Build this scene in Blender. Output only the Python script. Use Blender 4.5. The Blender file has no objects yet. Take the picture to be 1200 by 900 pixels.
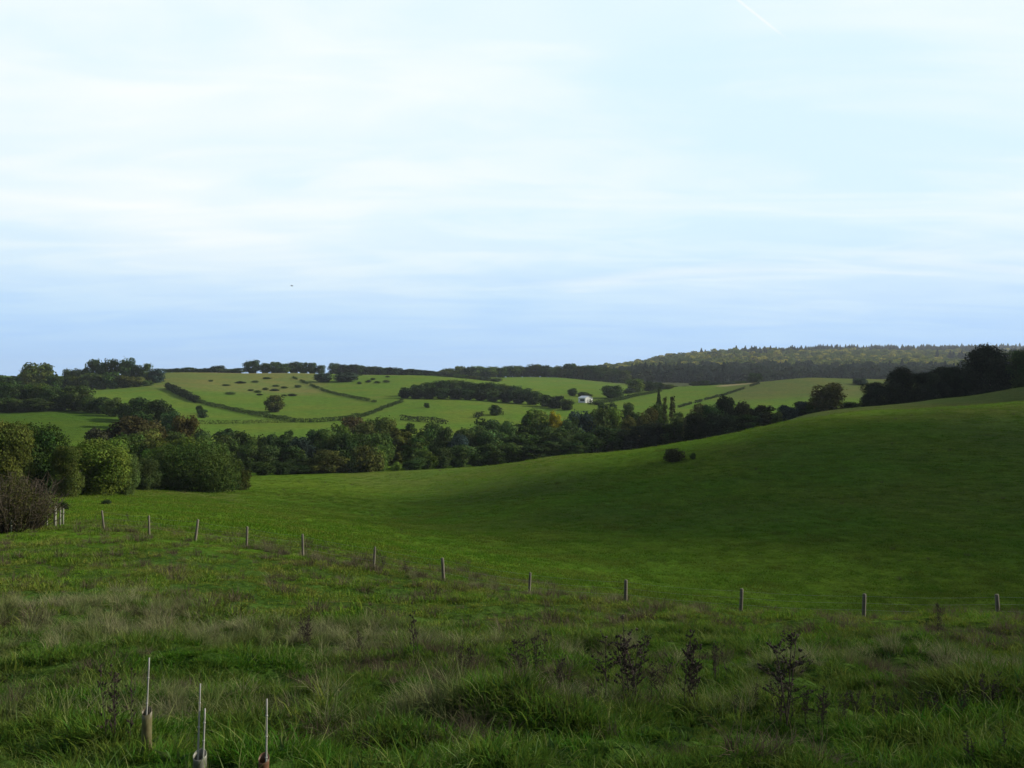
import bpy, math, random
import numpy as np
from mathutils import Vector

rng = np.random.default_rng(7)
random.seed(7)
R = math.radians
scene = bpy.context.scene
col = scene.collection
F = 1039.23            # focal length of the 1200 x 900 photograph in its own pixels (60 degrees across)
EYE = 1.65
SUN_AZ, SUN_EL = R(82), R(27)
EXPO = .28
HAZE = 6.0e-5

# ------------------------------------------------------------------ terrain heights
# survey of the valley: (bearing column, [(distance, sight-line row), ...])
SURVEY = {
 -300: [(8.5,900),(15,789),(25,708),(35,664),(50,622),(75,600),(110,575),(150,566),(220,545),(300,514),(400,483),(550,459),(700,448),(900,441),(1200,446),(2000,450),(4000,450),(7000,457)],
 0:    [(8.5,900),(15,789),(25,708),(35,664),(50,622),(75,598),(105,581),(150,569),(220,549),(300,514),(400,483),(550,461),(700,450),(900,441),(1200,446),(2000,450),(4000,450),(7000,457)],
 100:  [(8.5,900),(15,789),(25,710),(35,664),(50,622),(75,596),(105,581),(150,569),(220,550),(300,515),(400,483),(550,463),(690,456),(900,441),(1200,446),(2000,450),(4000,450),(7000,457)],
 200:  [(8.5,900),(15,790),(25,713),(35,669),(49,630),(75,602),(105,588),(140,576),(200,560),(270,535),(330,511),(400,491),(440,485),(540,468),(620,455),(850,437),(1000,441),(1300,446),(2500,450),(7000,457)],
 350:  [(8.5,900),(15,793),(25,726),(35,683),(45,651),(75,620),(105,602),(150,580),(200,562),(230,554),(280,541),(330,518),(380,501),(440,490),(560,470),(700,452),(850,437),(1000,441),(1300,446),(2500,449),(7000,457)],
 500:  [(8.5,900),(15,796),(25,732),(35,692),(40.5,679),(60,659),(90,632),(130,605),(180,572),(225,551),(260,549),(300,537),(350,515),(400,500),(460,485),(560,467),(680,454),(800,441),(1000,443),(1300,446),(2500,448),(7000,457)],
 650:  [(8.5,900),(15,798),(25,737),(33,706),(37,698),(60,684),(80,658),(110,616),(150,570),(205,534),(240,541),(300,540),(380,510),(480,485),(600,469),(650,465),(750,457),(900,449),(1020,443),(1300,446),(2500,448),(7000,455)],
 800:  [(8.5,900),(15,799),(25,740),(30,718),(34,713),(60,710),(80,668),(110,610),(140,562),(175,524),(192,517),(225,528),(300,523),(380,506),(480,485),(600,466),(700,458),(760,454),(900,455),(1000,453),(1100,449),(1300,443),(1700,433),(2200,423),(2700,421),(3500,432),(7000,450)],
 950:  [(8.5,900),(15,799),(25,741),(29,722),(33,724),(45,732),(64,719),(80,668),(110,602),(140,545),(165,506),(180,491),(205,492),(250,485),(300,494),(380,489),(480,478),(560,466),(640,453),(720,443),(800,446),(950,450),(1100,450),(1300,443),(1700,433),(2200,420),(2700,415),(3400,414),(4500,428),(7000,448)],
 1100: [(8.5,900),(15,799),(25,741),(29,722),(33,727),(45,735),(66,720),(80,672),(110,600),(140,540),(165,496),(185,478),(212,479),(250,467),(300,480),(380,482),(480,475),(600,463),(720,447),(850,447),(1100,450),(1300,443),(1700,433),(2200,422),(2700,416),(3400,412),(4000,411),(5000,425),(7000,446)],
 1200: [(8.5,900),(15,799),(25,741),(29,722),(33,730),(45,738),(66,722),(80,674),(110,600),(140,536),(165,490),(188,470),(215,472),(255,453),(300,467),(380,475),(480,470),(600,461),(720,448),(850,447),(1100,450),(1300,443),(1700,433),(2200,422),(2700,417),(3400,412),(4000,410),(5000,425),(7000,446)],
 1500: [(8.5,900),(15,799),(25,741),(29,722),(33,730),(45,738),(66,720),(80,672),(110,590),(140,515),(165,465),(188,445),(215,447),(255,430),(300,440),(380,450),(480,455),(720,448),(1100,450),(1700,433),(2700,417),(3400,412),(4000,410),(5000,425),(7000,446)],
}
US, VS = 1.25, 1.0
def _uv(px, d):
    return np.stack([(np.asarray(px)-600)/600*US, np.log(np.asarray(d))*VS], -1)
_p, _w = [], []
for c, prof in SURVEY.items():
    for d in (0.5, 2.0, 4.5):
        _p.append((c, d)); _w.append(-0.238)
    for d, y in prof:
        _p.append((c, d)); _w.append(((450-y)/F*d+EYE)/d)
_p = np.array(_p, float); _w = np.array(_w)
P0 = _uv(_p[:,0], _p[:,1])
def _phi(r2): return 0.5*r2*np.log(np.maximum(r2, 1e-12))
n0 = len(P0)
A = np.zeros((n0+3, n0+3))
A[:n0,:n0] = _phi(((P0[:,None]-P0[None])**2).sum(-1)) + np.eye(n0)*2e-4
A[:n0,n0] = 1; A[:n0,n0+1:] = P0; A[n0,:n0] = 1; A[n0+1:,:n0] = P0.T
COEF = np.linalg.solve(A, np.r_[_w, 0, 0, 0])
def tps(px, d):
    q = _uv(np.clip(px, -420, 1620), np.clip(d, 0.5, 7000)).reshape(-1, 2)
    out = np.empty(len(q))
    for i in range(0, len(q), 20000):
        s = q[i:i+20000]
        k = _phi(((s[:,None]-P0[None])**2).sum(-1))
        out[i:i+20000] = k@COEF[:n0] + COEF[n0] + s@COEF[n0+1:]
    return out
_lat = rng.random((256, 256))
def vnoise(x, y):
    xi = np.floor(x).astype(int); yi = np.floor(y).astype(int)
    fx = x-xi; fy = y-yi
    fx = fx*fx*(3-2*fx); fy = fy*fy*(3-2*fy)
    g = lambda a, b: _lat[a % 256, b % 256]
    return (g(xi,yi)*(1-fx)*(1-fy)+g(xi+1,yi)*fx*(1-fy)+g(xi,yi+1)*(1-fx)*fy+g(xi+1,yi+1)*fx*fy)-0.5
def fbm(x, y, o=4):
    s = 0; a = 1
    for i in range(o):
        s = s+a*vnoise(x*2**i+17.3*i, y*2**i-9.1*i); a *= 0.5
    return s
def sstep(a, b, x):
    t = np.clip((x-a)/(b-a), 0, 1); return t*t*(3-2*t)
def ground(x, y):
    x = np.atleast_1d(np.asarray(x, float)); y = np.atleast_1d(np.asarray(y, float))
    r = np.hypot(x, y); az = np.arctan2(x, y)
    lim = R(54)
    azc = np.clip(az, -lim, lim)
    d = np.maximum(r*np.cos(azc), 0.3)
    px = 600+F*np.tan(azc)
    w = tps(px, d)
    back = np.abs(az) > lim
    if back.any():
        ar = np.where(az < 0, az+2*math.pi, az)
        t = np.clip((ar-lim)/(2*math.pi-2*lim), 0, 1)
        wl = tps(np.full_like(px, 600-F*math.tan(lim)), d); wr = tps(np.full_like(px, 600+F*math.tan(lim)), d)
        wb = wr*(1-t)+wl*t
        rise = np.sin(np.pi*t)
        w = np.where(back, wb*(1-rise)+0.12*rise*np.exp(-r/400), w)
    z = w*d
    near = np.exp(-np.maximum(r-30, 0)/14)
    z = z + near*(0.36*fbm(x/1.9, y/1.6, 3)*sstep(3, 7, r) + 0.20*fbm(x/.85+3, y/.75, 2)*sstep(3, 7, r)*sstep(32, 20, r) + 0.22*fbm(x/9, y/9, 2)*sstep(5, 12, r))
    z = z + (1-near)*0.35*fbm(x/19, y/19, 3)*sstep(40, 90, r)
    z = z + 1.6*fbm(x/150, y/150, 2)*sstep(260, 500, r)
    return z
def gz(x, y): return float(ground(x, y)[0])
def at(px, d):
    x = (px-600)/F*d
    return Vector((x, d, gz(x, d)))
def hit(px, py, d0, d1, n=600):
    """first place between two distances where the sight line through a photo pixel meets the ground"""
    d = np.geomspace(d0, d1, n); x = (px-600)/F*d
    g = ground(x, d); s = EYE-(py-450)/F*d
    k = np.nonzero(g >= s)[0]
    i = k[0] if len(k) else int(np.argmin(np.abs(g-s)))
    return Vector((x[i], d[i], g[i]))

# ------------------------------------------------------------------ helpers
def add_props(o, label=None, cat=None, group=None, kind=None):
    if label: o['label'] = label
    if cat: o['category'] = cat
    if group: o['group'] = group
    if kind: o['kind'] = kind
    return o
def mesh_np(name, verts, faces, mats=(), fmat=None, smooth=False, attrs=None):
    """faces: (n,k) int array or list of such arrays"""
    me = bpy.data.meshes.new(name)
    fl = faces if isinstance(faces, list) else [faces]
    fl = [np.asarray(f) for f in fl if len(f)]
    me.vertices.add(len(verts)); me.vertices.foreach_set('co', np.asarray(verts, np.float32).ravel())
    loops = np.concatenate([f.ravel() for f in fl])
    counts = np.concatenate([np.full(len(f), f.shape[1]) for f in fl])
    me.loops.add(len(loops)); me.loops.foreach_set('vertex_index', loops.astype(np.int32))
    me.polygons.add(len(counts))
    st = np.r_[0, np.cumsum(counts)[:-1]]
    me.polygons.foreach_set('loop_start', st.astype(np.int32))
    for m in mats: me.materials.append(m)
    if fmat is not None: me.polygons.foreach_set('material_index', np.asarray(fmat, np.int32))
    me.polygons.foreach_set('use_smooth', np.full(len(counts), bool(smooth)))
    for an, (typ, dom, data) in (attrs or {}).items():
        a = me.attributes.new(an, typ, dom)
        a.data.foreach_set('color' if typ == 'FLOAT_COLOR' else 'vector' if typ == 'FLOAT_VECTOR' else 'value', np.asarray(data, np.int32 if typ == 'INT' else np.float32).ravel())
    me.update(); me.validate()
    return me
def link(name, me, parent=None):
    o = bpy.data.objects.new(name, me); col.objects.link(o)
    if parent: o.parent = parent
    return o
def empty(name, loc):
    o = bpy.data.objects.new(name, None); o.location = loc; o.empty_display_size = 0.3
    col.objects.link(o); return o
class MB:
    """collects quads/tris of several shapes into one mesh"""
    def __init__(s): s.v = []; s.q = []; s.t = []; s.n = 0; s.qm = []; s.tm = []
    def add(s, v, q=(), t=(), m=0):
        v = np.asarray(v, float)
        if len(q): s.q.append(np.asarray(q)+s.n); s.qm += [m]*len(q)
        if len(t): s.t.append(np.asarray(t)+s.n); s.tm += [m]*len(t)
        s.v.append(v); s.n += len(v)
    def tube(s, pts, rad, k=6, m=0, caps=True):
        pts = np.asarray(pts, float); n = len(pts); rad = np.broadcast_to(np.asarray(rad, float), (n,))
        tg = np.gradient(pts, axis=0); tg /= np.linalg.norm(tg, axis=1)[:,None]+1e-9
        ref = np.array([0.31, 0.95, 0.05]) if abs(tg[0,2]) > 0.7 else np.array([0, 0, 1.0])
        a = np.cross(tg, ref); a /= np.linalg.norm(a, axis=1)[:,None]+1e-9
        b = np.cross(tg, a)
        th = np.arange(k)/k*2*np.pi
        v = pts[:,None]+rad[:,None,None]*(a[:,None]*np.cos(th)[None,:,None]+b[:,None]*np.sin(th)[None,:,None])
        v = v.reshape(-1, 3)
        q = [(i*k+j, i*k+(j+1) % k, (i+1)*k+(j+1) % k, (i+1)*k+j) for i in range(n-1) for j in range(k)]
        t = []
        if caps:
            v = np.vstack([v, pts[0], pts[-1]]); c0, c1 = n*k, n*k+1
            t = [(c0, (j+1) % k, j) for j in range(k)]+[(c1, (n-1)*k+j, (n-1)*k+(j+1) % k) for j in range(k)]
        s.add(v, q, t, m)
    def box(s, c, h, rz=0, taper=1.0, m=0):
        c = np.asarray(c, float); v = []
        for z in (-1, 1):
            for x, y in ((-1,-1),(1,-1),(1,1),(-1,1)):
                f = taper if z > 0 else 1
                X, Y = x*h[0]*f, y*h[1]*f
                v.append(c+np.array([X*math.cos(rz)-Y*math.sin(rz), X*math.sin(rz)+Y*math.cos(rz), z*h[2]]))
        s.add(v, [(3,2,1,0),(4,5,6,7),(0,1,5,4),(1,2,6,5),(2,3,7,6),(3,0,4,7)], m=m)
    def mesh(s, name, mats, smooth=False, attrs=None):
        return mesh_np(name, np.vstack(s.v), [np.vstack(s.q) if s.q else np.zeros((0,4), int), np.vstack(s.t) if s.t else np.zeros((0,3), int)], mats, s.qm+s.tm, smooth, attrs)

# ------------------------------------------------------------------ materials
def mat(name):
    m = bpy.data.materials.new(name); m.use_nodes = True
    nt = m.node_tree; nt.nodes.clear()
    return m, nt, nt.nodes, nt.links
def N(nodes, t, **kw):
    n = nodes.new(t)
    for k, v in kw.items():
        if k.startswith('_'): n.inputs[k[1:]].default_value = v
        else: setattr(n, k, v)
    return n
def foliage_mat(name, fixed=None, transl=0.28, patch=None):
    """leaf material: object colour x per-leaf tone; patch mixes in a second colour over the ground in patches"""
    m, nt, nd, ln = mat(name)
    out = N(nd, 'ShaderNodeOutputMaterial')
    tone = N(nd, 'ShaderNodeAttribute', attribute_name='tone')
    if fixed is None:
        oi = N(nd, 'ShaderNodeObjectInfo'); base = oi.outputs['Color']
    else:
        rgb = N(nd, 'ShaderNodeRGB'); rgb.outputs[0].default_value = (*fixed, 1); base = rgb.outputs[0]
    if patch:
        geo = N(nd, 'ShaderNodeNewGeometry')
        nz = N(nd, 'ShaderNodeTexNoise', _Scale=patch[1], _Detail=3.0); ln.new(geo.outputs['Position'], nz.inputs['Vector'])
        rp = N(nd, 'ShaderNodeMapRange', **{'_From Min': .38, '_From Max': .64}); ln.new(nz.outputs['Fac'], rp.inputs['Value'])
        mx = N(nd, 'ShaderNodeMix', data_type='RGBA'); ln.new(rp.outputs[0], mx.inputs['Factor'])
        ln.new(base, mx.inputs['A']); mx.inputs['B'].default_value = (*patch[0], 1); base = mx.outputs['Result']
    mul = N(nd, 'ShaderNodeVectorMath', operation='SCALE'); ln.new(base, mul.inputs[0]); ln.new(tone.outputs['Fac'], mul.inputs['Scale'])
    hs = N(nd, 'ShaderNodeHueSaturation'); ln.new(mul.outputs[0], hs.inputs['Color'])
    th = N(nd, 'ShaderNodeAttribute', attribute_name='hue'); mr = N(nd, 'ShaderNodeMapRange', **{'_From Min': -1.0, '_From Max': 1.0, '_To Min': .47, '_To Max': .53})
    ln.new(th.outputs['Fac'], mr.inputs['Value']); ln.new(mr.outputs[0], hs.inputs['Hue'])
    d = N(nd, 'ShaderNodeBsdfDiffuse'); t = N(nd, 'ShaderNodeBsdfTranslucent'); mx = N(nd, 'ShaderNodeMixShader', _Fac=transl)
    ln.new(hs.outputs[0], d.inputs['Color']); ln.new(hs.outputs[0], t.inputs['Color'])
    ln.new(d.outputs[0], mx.inputs[1]); ln.new(t.outputs[0], mx.inputs[2]); ln.new(mx.outputs[0], out.inputs[0])
    return m
def plain_mat(name, c1, c2, scale=8.0, rough=0.85, stretch=(1,1,1), bump=0.3):
    m, nt, nd, ln = mat(name)
    out = N(nd, 'ShaderNodeOutputMaterial'); b = N(nd, 'ShaderNodeBsdfPrincipled', _Roughness=rough)
    tc = N(nd, 'ShaderNodeTexCoord'); mp = N(nd, 'ShaderNodeMapping'); mp.inputs['Scale'].default_value = stretch
    nz = N(nd, 'ShaderNodeTexNoise', _Scale=scale, _Detail=5.0)
    ln.new(tc.outputs['Object'], mp.inputs[0]); ln.new(mp.outputs[0], nz.inputs['Vector'])
    mr = N(nd, 'ShaderNodeMapRange', **{'_From Min': .3, '_From Max': .7}); ln.new(nz.outputs['Fac'], mr.inputs['Value'])
    mx = N(nd, 'ShaderNodeMix', data_type='RGBA'); ln.new(mr.outputs[0], mx.inputs['Factor'])
    mx.inputs['A'].default_value = (*c1, 1); mx.inputs['B'].default_value = (*c2, 1)
    ln.new(mx.outputs['Result'], b.inputs['Base Color'])
    bp = N(nd, 'ShaderNodeBump', _Strength=bump, _Distance=0.02); ln.new(nz.outputs['Fac'], bp.inputs['Height']); ln.new(bp.outputs[0], b.inputs['Normal'])
    ln.new(b.outputs[0], out.inputs[0])
    return m
M_LEAF = foliage_mat('foliage')
FOREST_MATS = [foliage_mat('forest_leaves', c) for c in ((.13,.18,.035),(.18,.20,.04),(.09,.12,.03),(.30,.28,.05),(.11,.155,.035),(.10,.13,.035),(.030,.048,.030),(.036,.055,.034),(.028,.042,.030),(.030,.046,.026),(.036,.050,.024))]  # brighter tones paint in sunlit canopy, last two the shaded front band
M_BARK = plain_mat('bark', (.035,.028,.02), (.075,.065,.05), 3.0, .9, (1,1,.3))
M_POST = plain_mat('weathered_wood', (.06,.052,.036), (.17,.15,.11), 14.0, .9, (1,1,.12))
M_WIRE = plain_mat('galvanised_wire', (.16,.17,.16), (.28,.29,.28), 5.0, .5)
M_CANE = plain_mat('bamboo_cane', (.27,.26,.23), (.44,.42,.37), 9.0, .7, (1,1,.2))
M_TUBE = plain_mat('brown_guard_plastic', (.10,.040,.018), (.17,.085,.035), 10.0, .55)
M_TUBE2 = plain_mat('olive_guard_plastic', (.085,.060,.025), (.15,.145,.06), 10.0, .5)
M_TUBE3 = plain_mat('pale_guard_plastic', (.10,.10,.075), (.24,.24,.18), 10.0, .5)
M_WEED = plain_mat('dead_weed', (.022,.013,.009), (.058,.040,.028), 20.0, .9)
M_WHITE = plain_mat('white_painted_boards', (.72,.72,.68), (.84,.83,.79), 2.0, .7)
M_ROOF = plain_mat('pale_metal_roof', (.42,.45,.50), (.56,.58,.62), 1.0, .45, (6,.3,1))
M_DARKIN = plain_mat('dark_boards', (.04,.04,.045), (.07,.07,.07), 2.0, .9)
M_BIRD = plain_mat('dark_feathers', (.03,.03,.032), (.06,.06,.06), 9.0, .8)

# ------------------------------------------------------------------ ground sheet
def build_ground():
    az = np.concatenate([np.linspace(-36, 36, 620), np.linspace(36, 324, 130)[1:-1]])
    az = np.radians(az); na = len(az)
    r = np.concatenate([np.geomspace(0.6, 6, 24)[:-1], np.geomspace(6, 60, 210)[:-1], np.geomspace(60, 420, 150)[:-1], np.geomspace(420, 7600, 190)])
    nr = len(r)
    AZ, RR = np.meshgrid(az, r)
    x = (np.sin(AZ)*RR).ravel(); y = (np.cos(AZ)*RR).ravel()
    z = ground(x, y)
    v = np.c_[x, y, z]; v = np.vstack([v, [0, 0, 0]])
    i, j = np.meshgrid(np.arange(nr-1), np.arange(na), indexing='ij'); j2 = (j+1) % na
    q = np.stack([i*na+j, (i+1)*na+j, (i+1)*na+j2, i*na+j2], -1).reshape(-1, 4)
    t = np.stack([np.full(na, nr*na), np.arange(na), (np.arange(na)+1) % na], -1)
    # colour of the sward in each field, shade included on the left one
    d = np.maximum(y, .5); px = 600+F*x/np.maximum(y, .05*np.abs(x)+.01); py = 450-(z-EYE)/d*F
    front = y > 0
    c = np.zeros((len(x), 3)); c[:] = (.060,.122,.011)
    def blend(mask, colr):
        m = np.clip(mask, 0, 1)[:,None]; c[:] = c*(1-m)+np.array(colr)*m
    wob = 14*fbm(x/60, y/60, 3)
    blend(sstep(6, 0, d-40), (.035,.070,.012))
    blend(sstep(250, 330, d), (.078,.140,.020))                                     # far pastures
    blend(front*sstep(585, 640, d+wob)*sstep(395, 365, px+wob*.5)*sstep(160, 200, px)*sstep(880, 840, d), (.105,.138,.036))  # rough upper pasture
    blend(front*sstep(100, 120, d)*sstep(300, 255, d+wob)*sstep(90, 140, px)*sstep(300, 240, px+wob), (.10,.115,.03))    # drier ground by the left trees
    blend(front*sstep(285, 300, d)*sstep(420, 410, d)*sstep(170, 140, px), (.050,.100,.012))  # left field darkened in colour to carry the shade lying on it
    blend(front*sstep(830, 860, d)*sstep(200, 260, px)*sstep(560, 480, px), (.19,.185,.085))
    blend(front*sstep(520, 600, d)*sstep(820, 880, px), (.075,.105,.03))
    blend(front*sstep(700, 716, d)*sstep(745, 728, d)*sstep(835, 850, px)*sstep(900, 870, px), (.24,.21,.12))
    blend(sstep(900, 1100, d)*sstep(640, 760, px), (.05,.065,.03))
    rim = front*sstep(178, 195, d)*sstep(245, 220, d)*sstep(380, 430, px)*sstep(760, 640, px)
    blend(rim*.22, (.13,.13,.05))
    blend(front*sstep(203, 214, d)*sstep(300, 280, d)*sstep(770, 830, px)*.8, (.075,.098,.030))
    slope = front*sstep(95, 130, d)*sstep(215, 170, d)*sstep(380, 500, px)
    blend(slope*.45*np.clip(.6+1.4*fbm(x/22, y/22, 3), 0, 1), (.075,.085,.028))
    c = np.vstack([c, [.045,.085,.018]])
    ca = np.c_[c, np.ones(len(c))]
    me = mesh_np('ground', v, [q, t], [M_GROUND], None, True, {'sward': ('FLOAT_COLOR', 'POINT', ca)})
    return add_props(link('ground', me), kind='structure')
def ground_mat():
    m, nt, nd, ln = mat('pasture')
    out = N(nd, 'ShaderNodeOutputMaterial'); b = N(nd, 'ShaderNodeBsdfDiffuse')
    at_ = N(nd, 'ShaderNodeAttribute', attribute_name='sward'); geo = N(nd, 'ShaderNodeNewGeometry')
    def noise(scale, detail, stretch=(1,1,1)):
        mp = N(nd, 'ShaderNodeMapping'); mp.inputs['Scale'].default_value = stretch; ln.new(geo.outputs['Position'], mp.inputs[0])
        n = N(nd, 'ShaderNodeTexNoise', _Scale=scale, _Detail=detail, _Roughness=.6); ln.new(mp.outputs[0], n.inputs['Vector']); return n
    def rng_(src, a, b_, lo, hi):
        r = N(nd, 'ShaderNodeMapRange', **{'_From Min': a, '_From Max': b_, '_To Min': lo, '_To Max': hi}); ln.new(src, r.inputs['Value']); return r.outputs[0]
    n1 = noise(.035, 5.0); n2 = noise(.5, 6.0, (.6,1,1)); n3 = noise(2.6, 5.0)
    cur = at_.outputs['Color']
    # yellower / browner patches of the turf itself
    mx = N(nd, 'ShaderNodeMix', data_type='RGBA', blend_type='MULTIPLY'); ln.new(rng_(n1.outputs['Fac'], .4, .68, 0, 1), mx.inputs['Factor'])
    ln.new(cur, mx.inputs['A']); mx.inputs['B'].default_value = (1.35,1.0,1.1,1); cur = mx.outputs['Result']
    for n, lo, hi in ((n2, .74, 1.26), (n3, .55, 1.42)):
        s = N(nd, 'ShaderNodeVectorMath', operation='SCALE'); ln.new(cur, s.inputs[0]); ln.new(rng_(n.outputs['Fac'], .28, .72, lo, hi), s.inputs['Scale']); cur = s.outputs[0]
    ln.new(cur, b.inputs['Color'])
    bp = N(nd, 'ShaderNodeBump', _Strength=.9, _Distance=.22); ln.new(n3.outputs['Fac'], bp.inputs['Height'])
    bp2 = N(nd, 'ShaderNodeBump', _Strength=.7, _Distance=.9); ln.new(n2.outputs['Fac'], bp2.inputs['Height']); ln.new(bp.outputs[0], bp2.inputs['Normal'])
    ln.new(bp2.outputs[0], b.inputs['Normal']); ln.new(b.outputs[0], out.inputs[0])
    return m
M_GROUND = ground_mat()
build_ground()

# ------------------------------------------------------------------ foliage meshes
def leaf_quads(cen, nrm, size, tone, hue, rs, bend=.25):
    """one small folded leaf clump (a kite of two triangles) per centre"""
    n = len(cen)
    nrm = nrm/(np.linalg.norm(nrm, axis=1)[:,None]+1e-9)
    rv = rs.normal(size=(n, 3)); a = np.cross(nrm, rv); a /= np.linalg.norm(a, axis=1)[:,None]+1e-9
    b = np.cross(nrm, a); s = size[:,None]
    v = np.stack([cen-a*s*.6, cen-b*s*.42+nrm*s*bend*rs.random((n,1)), cen+a*s*.6, cen+b*s*.42+nrm*s*bend*rs.random((n,1))], 1).reshape(-1, 3)
    q = np.arange(n*4).reshape(n, 4)
    t = np.concatenate([q[:,[0,1,2]], q[:,[0,2,3]]], 0)
    return v, t, np.r_[tone, tone], np.r_[hue, hue]
def lobed_points(rs, lobes, n, inner=.25):
    """points over the shells of many unequal lobes: (centre, radius) -> positions, outward directions, lobe index"""
    c = np.array([l[0] for l in lobes]); r = np.array([l[1] for l in lobes])
    pr = r**2/np.sum(r**2); k = rs.choice(len(r), n, p=pr)
    d = rs.normal(size=(n, 3)); d /= np.linalg.norm(d, axis=1)[:,None]
    rad = np.where(rs.random(n) < inner, rs.random(n)**.5, .82+.3*rs.random(n)**1.5); rad = np.where(rs.random(n) < .07, 1.1+.3*rs.random(n), rad)
    p = c[k]+d*(r[k]*rad)[:,None]*np.array([1,1,.85])
    return p, d, k
def broadleaf(seed, H=10., W=8., n=2600, leaf=.5, base=.12, nl=26, top=1.0, spread=.5):
    rs = np.random.default_rng(seed); lobes = []
    mid = H*(base+(1-base)*.5); hz = H*(1-base)*.5
    for i in range(nl):
        th = rs.random()*2*np.pi; f = -.85+1.75*rs.random()
        env = math.sqrt(max(0.05, 1-(f if f > 0 else f*.85)**2))**(top)
        rr = W*.5*env*(.35+.55*rs.random()**.6)
        rad = W*(.11+.13*rs.random())*(.75+.5*spread)
        lobes.append((np.array([math.cos(th)*rr, math.sin(th)*rr, min(mid+hz*f*.86, H-rad*.9)]), rad))
    lobes.append((np.array([0, 0, mid]), W*.30)); lobes.append((np.array([0, 0, mid+hz*.45]), W*.24))
    p, d, k = lobed_points(rs, lobes, n)
    keep = p[:,2] > H*base*.4; p, d, k = p[keep], d[keep], k[keep]
    lt = rs.uniform(.66, 1.36, len(lobes)); lh = rs.uniform(-1, 1, len(lobes))
    if base == 0:
        ns = int(n*.2); th = rs.random(ns)*2*np.pi; zz = H*.38*rs.random(ns); rr = W*.5*(.55+.45*zz/(H*.38))*rs.uniform(.55, 1., ns)*(.85+.15*np.sin(th*5+seed))
        p = np.vstack([p, np.c_[rr*np.cos(th), rr*np.sin(th), zz]]); d = np.vstack([d, np.c_[np.cos(th), np.sin(th), np.full(ns, .2)]]); k = np.r_[k, rs.integers(0, len(lobes), ns)]
    m = len(p)
    nr = d+rs.normal(size=(m,3))*.45+np.array([0,0,.25])
    return leaf_quads(p, nr, leaf*rs.uniform(.55,1.35,m), lt[k]*rs.uniform(.72,1.3,m), .6*lh[k]+.6*rs.uniform(-1,1,m), rs)
def conifer(seed, H=12., W=5., n=1500, leaf=.5):
    rs = np.random.default_rng(seed)
    f = rs.random(n)**.75; z = H*(.05+.95*rs.random(n)**1.25)
    lay = np.floor(z/H*14); jag = .78+.35*rs.random(20)
    rr = W*.5*(1-z/H)**.8*jag[lay.astype(int) % 20]*(.45+.6*rs.random(n)**.5)
    th = rs.random(n)*2*np.pi
    p = np.c_[rr*np.cos(th), rr*np.sin(th), z-.12*rr]
    d = np.c_[np.cos(th), np.sin(th), np.full(n, .5)]+rs.normal(size=(n,3))*.4
    return leaf_quads(p, d, leaf*rs.uniform(.5,1.3,n)*(1.15-.55*z/H), rs.uniform(.65,1.25,n)*jag[lay.astype(int) % 20], rs.uniform(-.8,.8,n), rs)
def trunk(mb, rs, H, r0, m=1, limbs=5, hb=.25, W=6.):
    n = 7; zz = np.linspace(-.4, H*.75, n); off = np.cumsum(rs.normal(size=(n,2))*.06*r0*4, 0)*np.linspace(0,1,n)[:,None]
    pts = np.c_[off, zz]; mb.tube(pts, r0*np.linspace(1.15, .25, n), 7, m)
    for i in range(limbs):
        f = rs.uniform(.3, .8); k = f*(n-1); b = pts[int(k)]
        th = rs.random()*2*np.pi; L = W*.42*rs.uniform(.6, 1)
        tip = b+np.array([math.cos(th)*L, math.sin(th)*L, L*rs.uniform(.4,1.1)]); midp = (b+tip)/2+np.array([0,0,-.08*L])
        mb.tube([b, midp, tip], r0*np.array([.45,.28,.1]), 5, m)
def twiggy(seed, H=4., W=5., n=420):
    """bare-ish shrub: many thin ascending stems"""
    rs = np.random.default_rng(seed); mb = MB()
    for i in range(n):
        th = rs.random()*2*np.pi; f = rs.random()**.5
        b = np.array([math.cos(th)*f*W*.28, math.sin(th)*f*W*.28, 0]); lean = f*W*.30*rs.uniform(.5,1.2)
        h = H*rs.uniform(.45,1)*(1-.35*f*f)
        tip = b+np.array([math.cos(th)*lean, math.sin(th)*lean, h])+np.r_[rs.normal(size=2)*.2,0]
        mid = (b+tip)/2+rs.normal(size=3)*.12
        mb.tube([b, mid, tip], [.03,.02,.006], 3, 0, caps=False)
        for q in range(3):
            t0 = mid+(tip-mid)*rs.random(); t1 = t0+rs.normal(size=3)*np.array([.35,.35,.2])+np.array([0,0,.25]); mb.tube([t0, t1], [.012,.004], 3, 0, caps=False)
    return mb
LIB = {}
def lib_tree(key, kind, seed, H, W, n, leaf, r0, **kw):
    """crown mesh, trunk mesh, and one joined mesh for trees too small to show parts"""
    rs = np.random.default_rng(seed+1000)
    v, t, tone, hue = (conifer(seed, H, W, n, leaf) if kind == 'conifer' else broadleaf(seed, H, W, n, leaf, **kw))
    crown = mesh_np('crown_'+key, v, t, [M_LEAF], None, False, {'tone': ('FLOAT','FACE',tone), 'hue': ('FLOAT','FACE',hue)})
    mb = MB(); trunk(mb, rs, H*.9, r0, 0, 3 if kind == 'conifer' else 6, W=W)
    tr = mb.mesh('trunk_'+key, [M_BARK], True)
    tv = np.vstack(mb.v); tq = np.vstack(mb.q)
    joined = mesh_np('tree_'+key, np.vstack([v, tv]), [t, tq+len(v)], [M_LEAF, M_BARK], np.r_[np.zeros(len(t)), np.ones(len(tq))], False,
                     {'tone': ('FLOAT','FACE',np.r_[tone, np.ones(len(tq))]), 'hue': ('FLOAT','FACE',np.r_[hue, np.zeros(len(tq))])})
    LIB[key] = dict(crown=crown, trunk=tr, joined=joined, H=H, W=W)
for i in range(4): lib_tree(f'near{i}', 'b', 10+i, 9.5, 8.0, 22000, .25, .22, base=.0, nl=46, top=.9)
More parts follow.
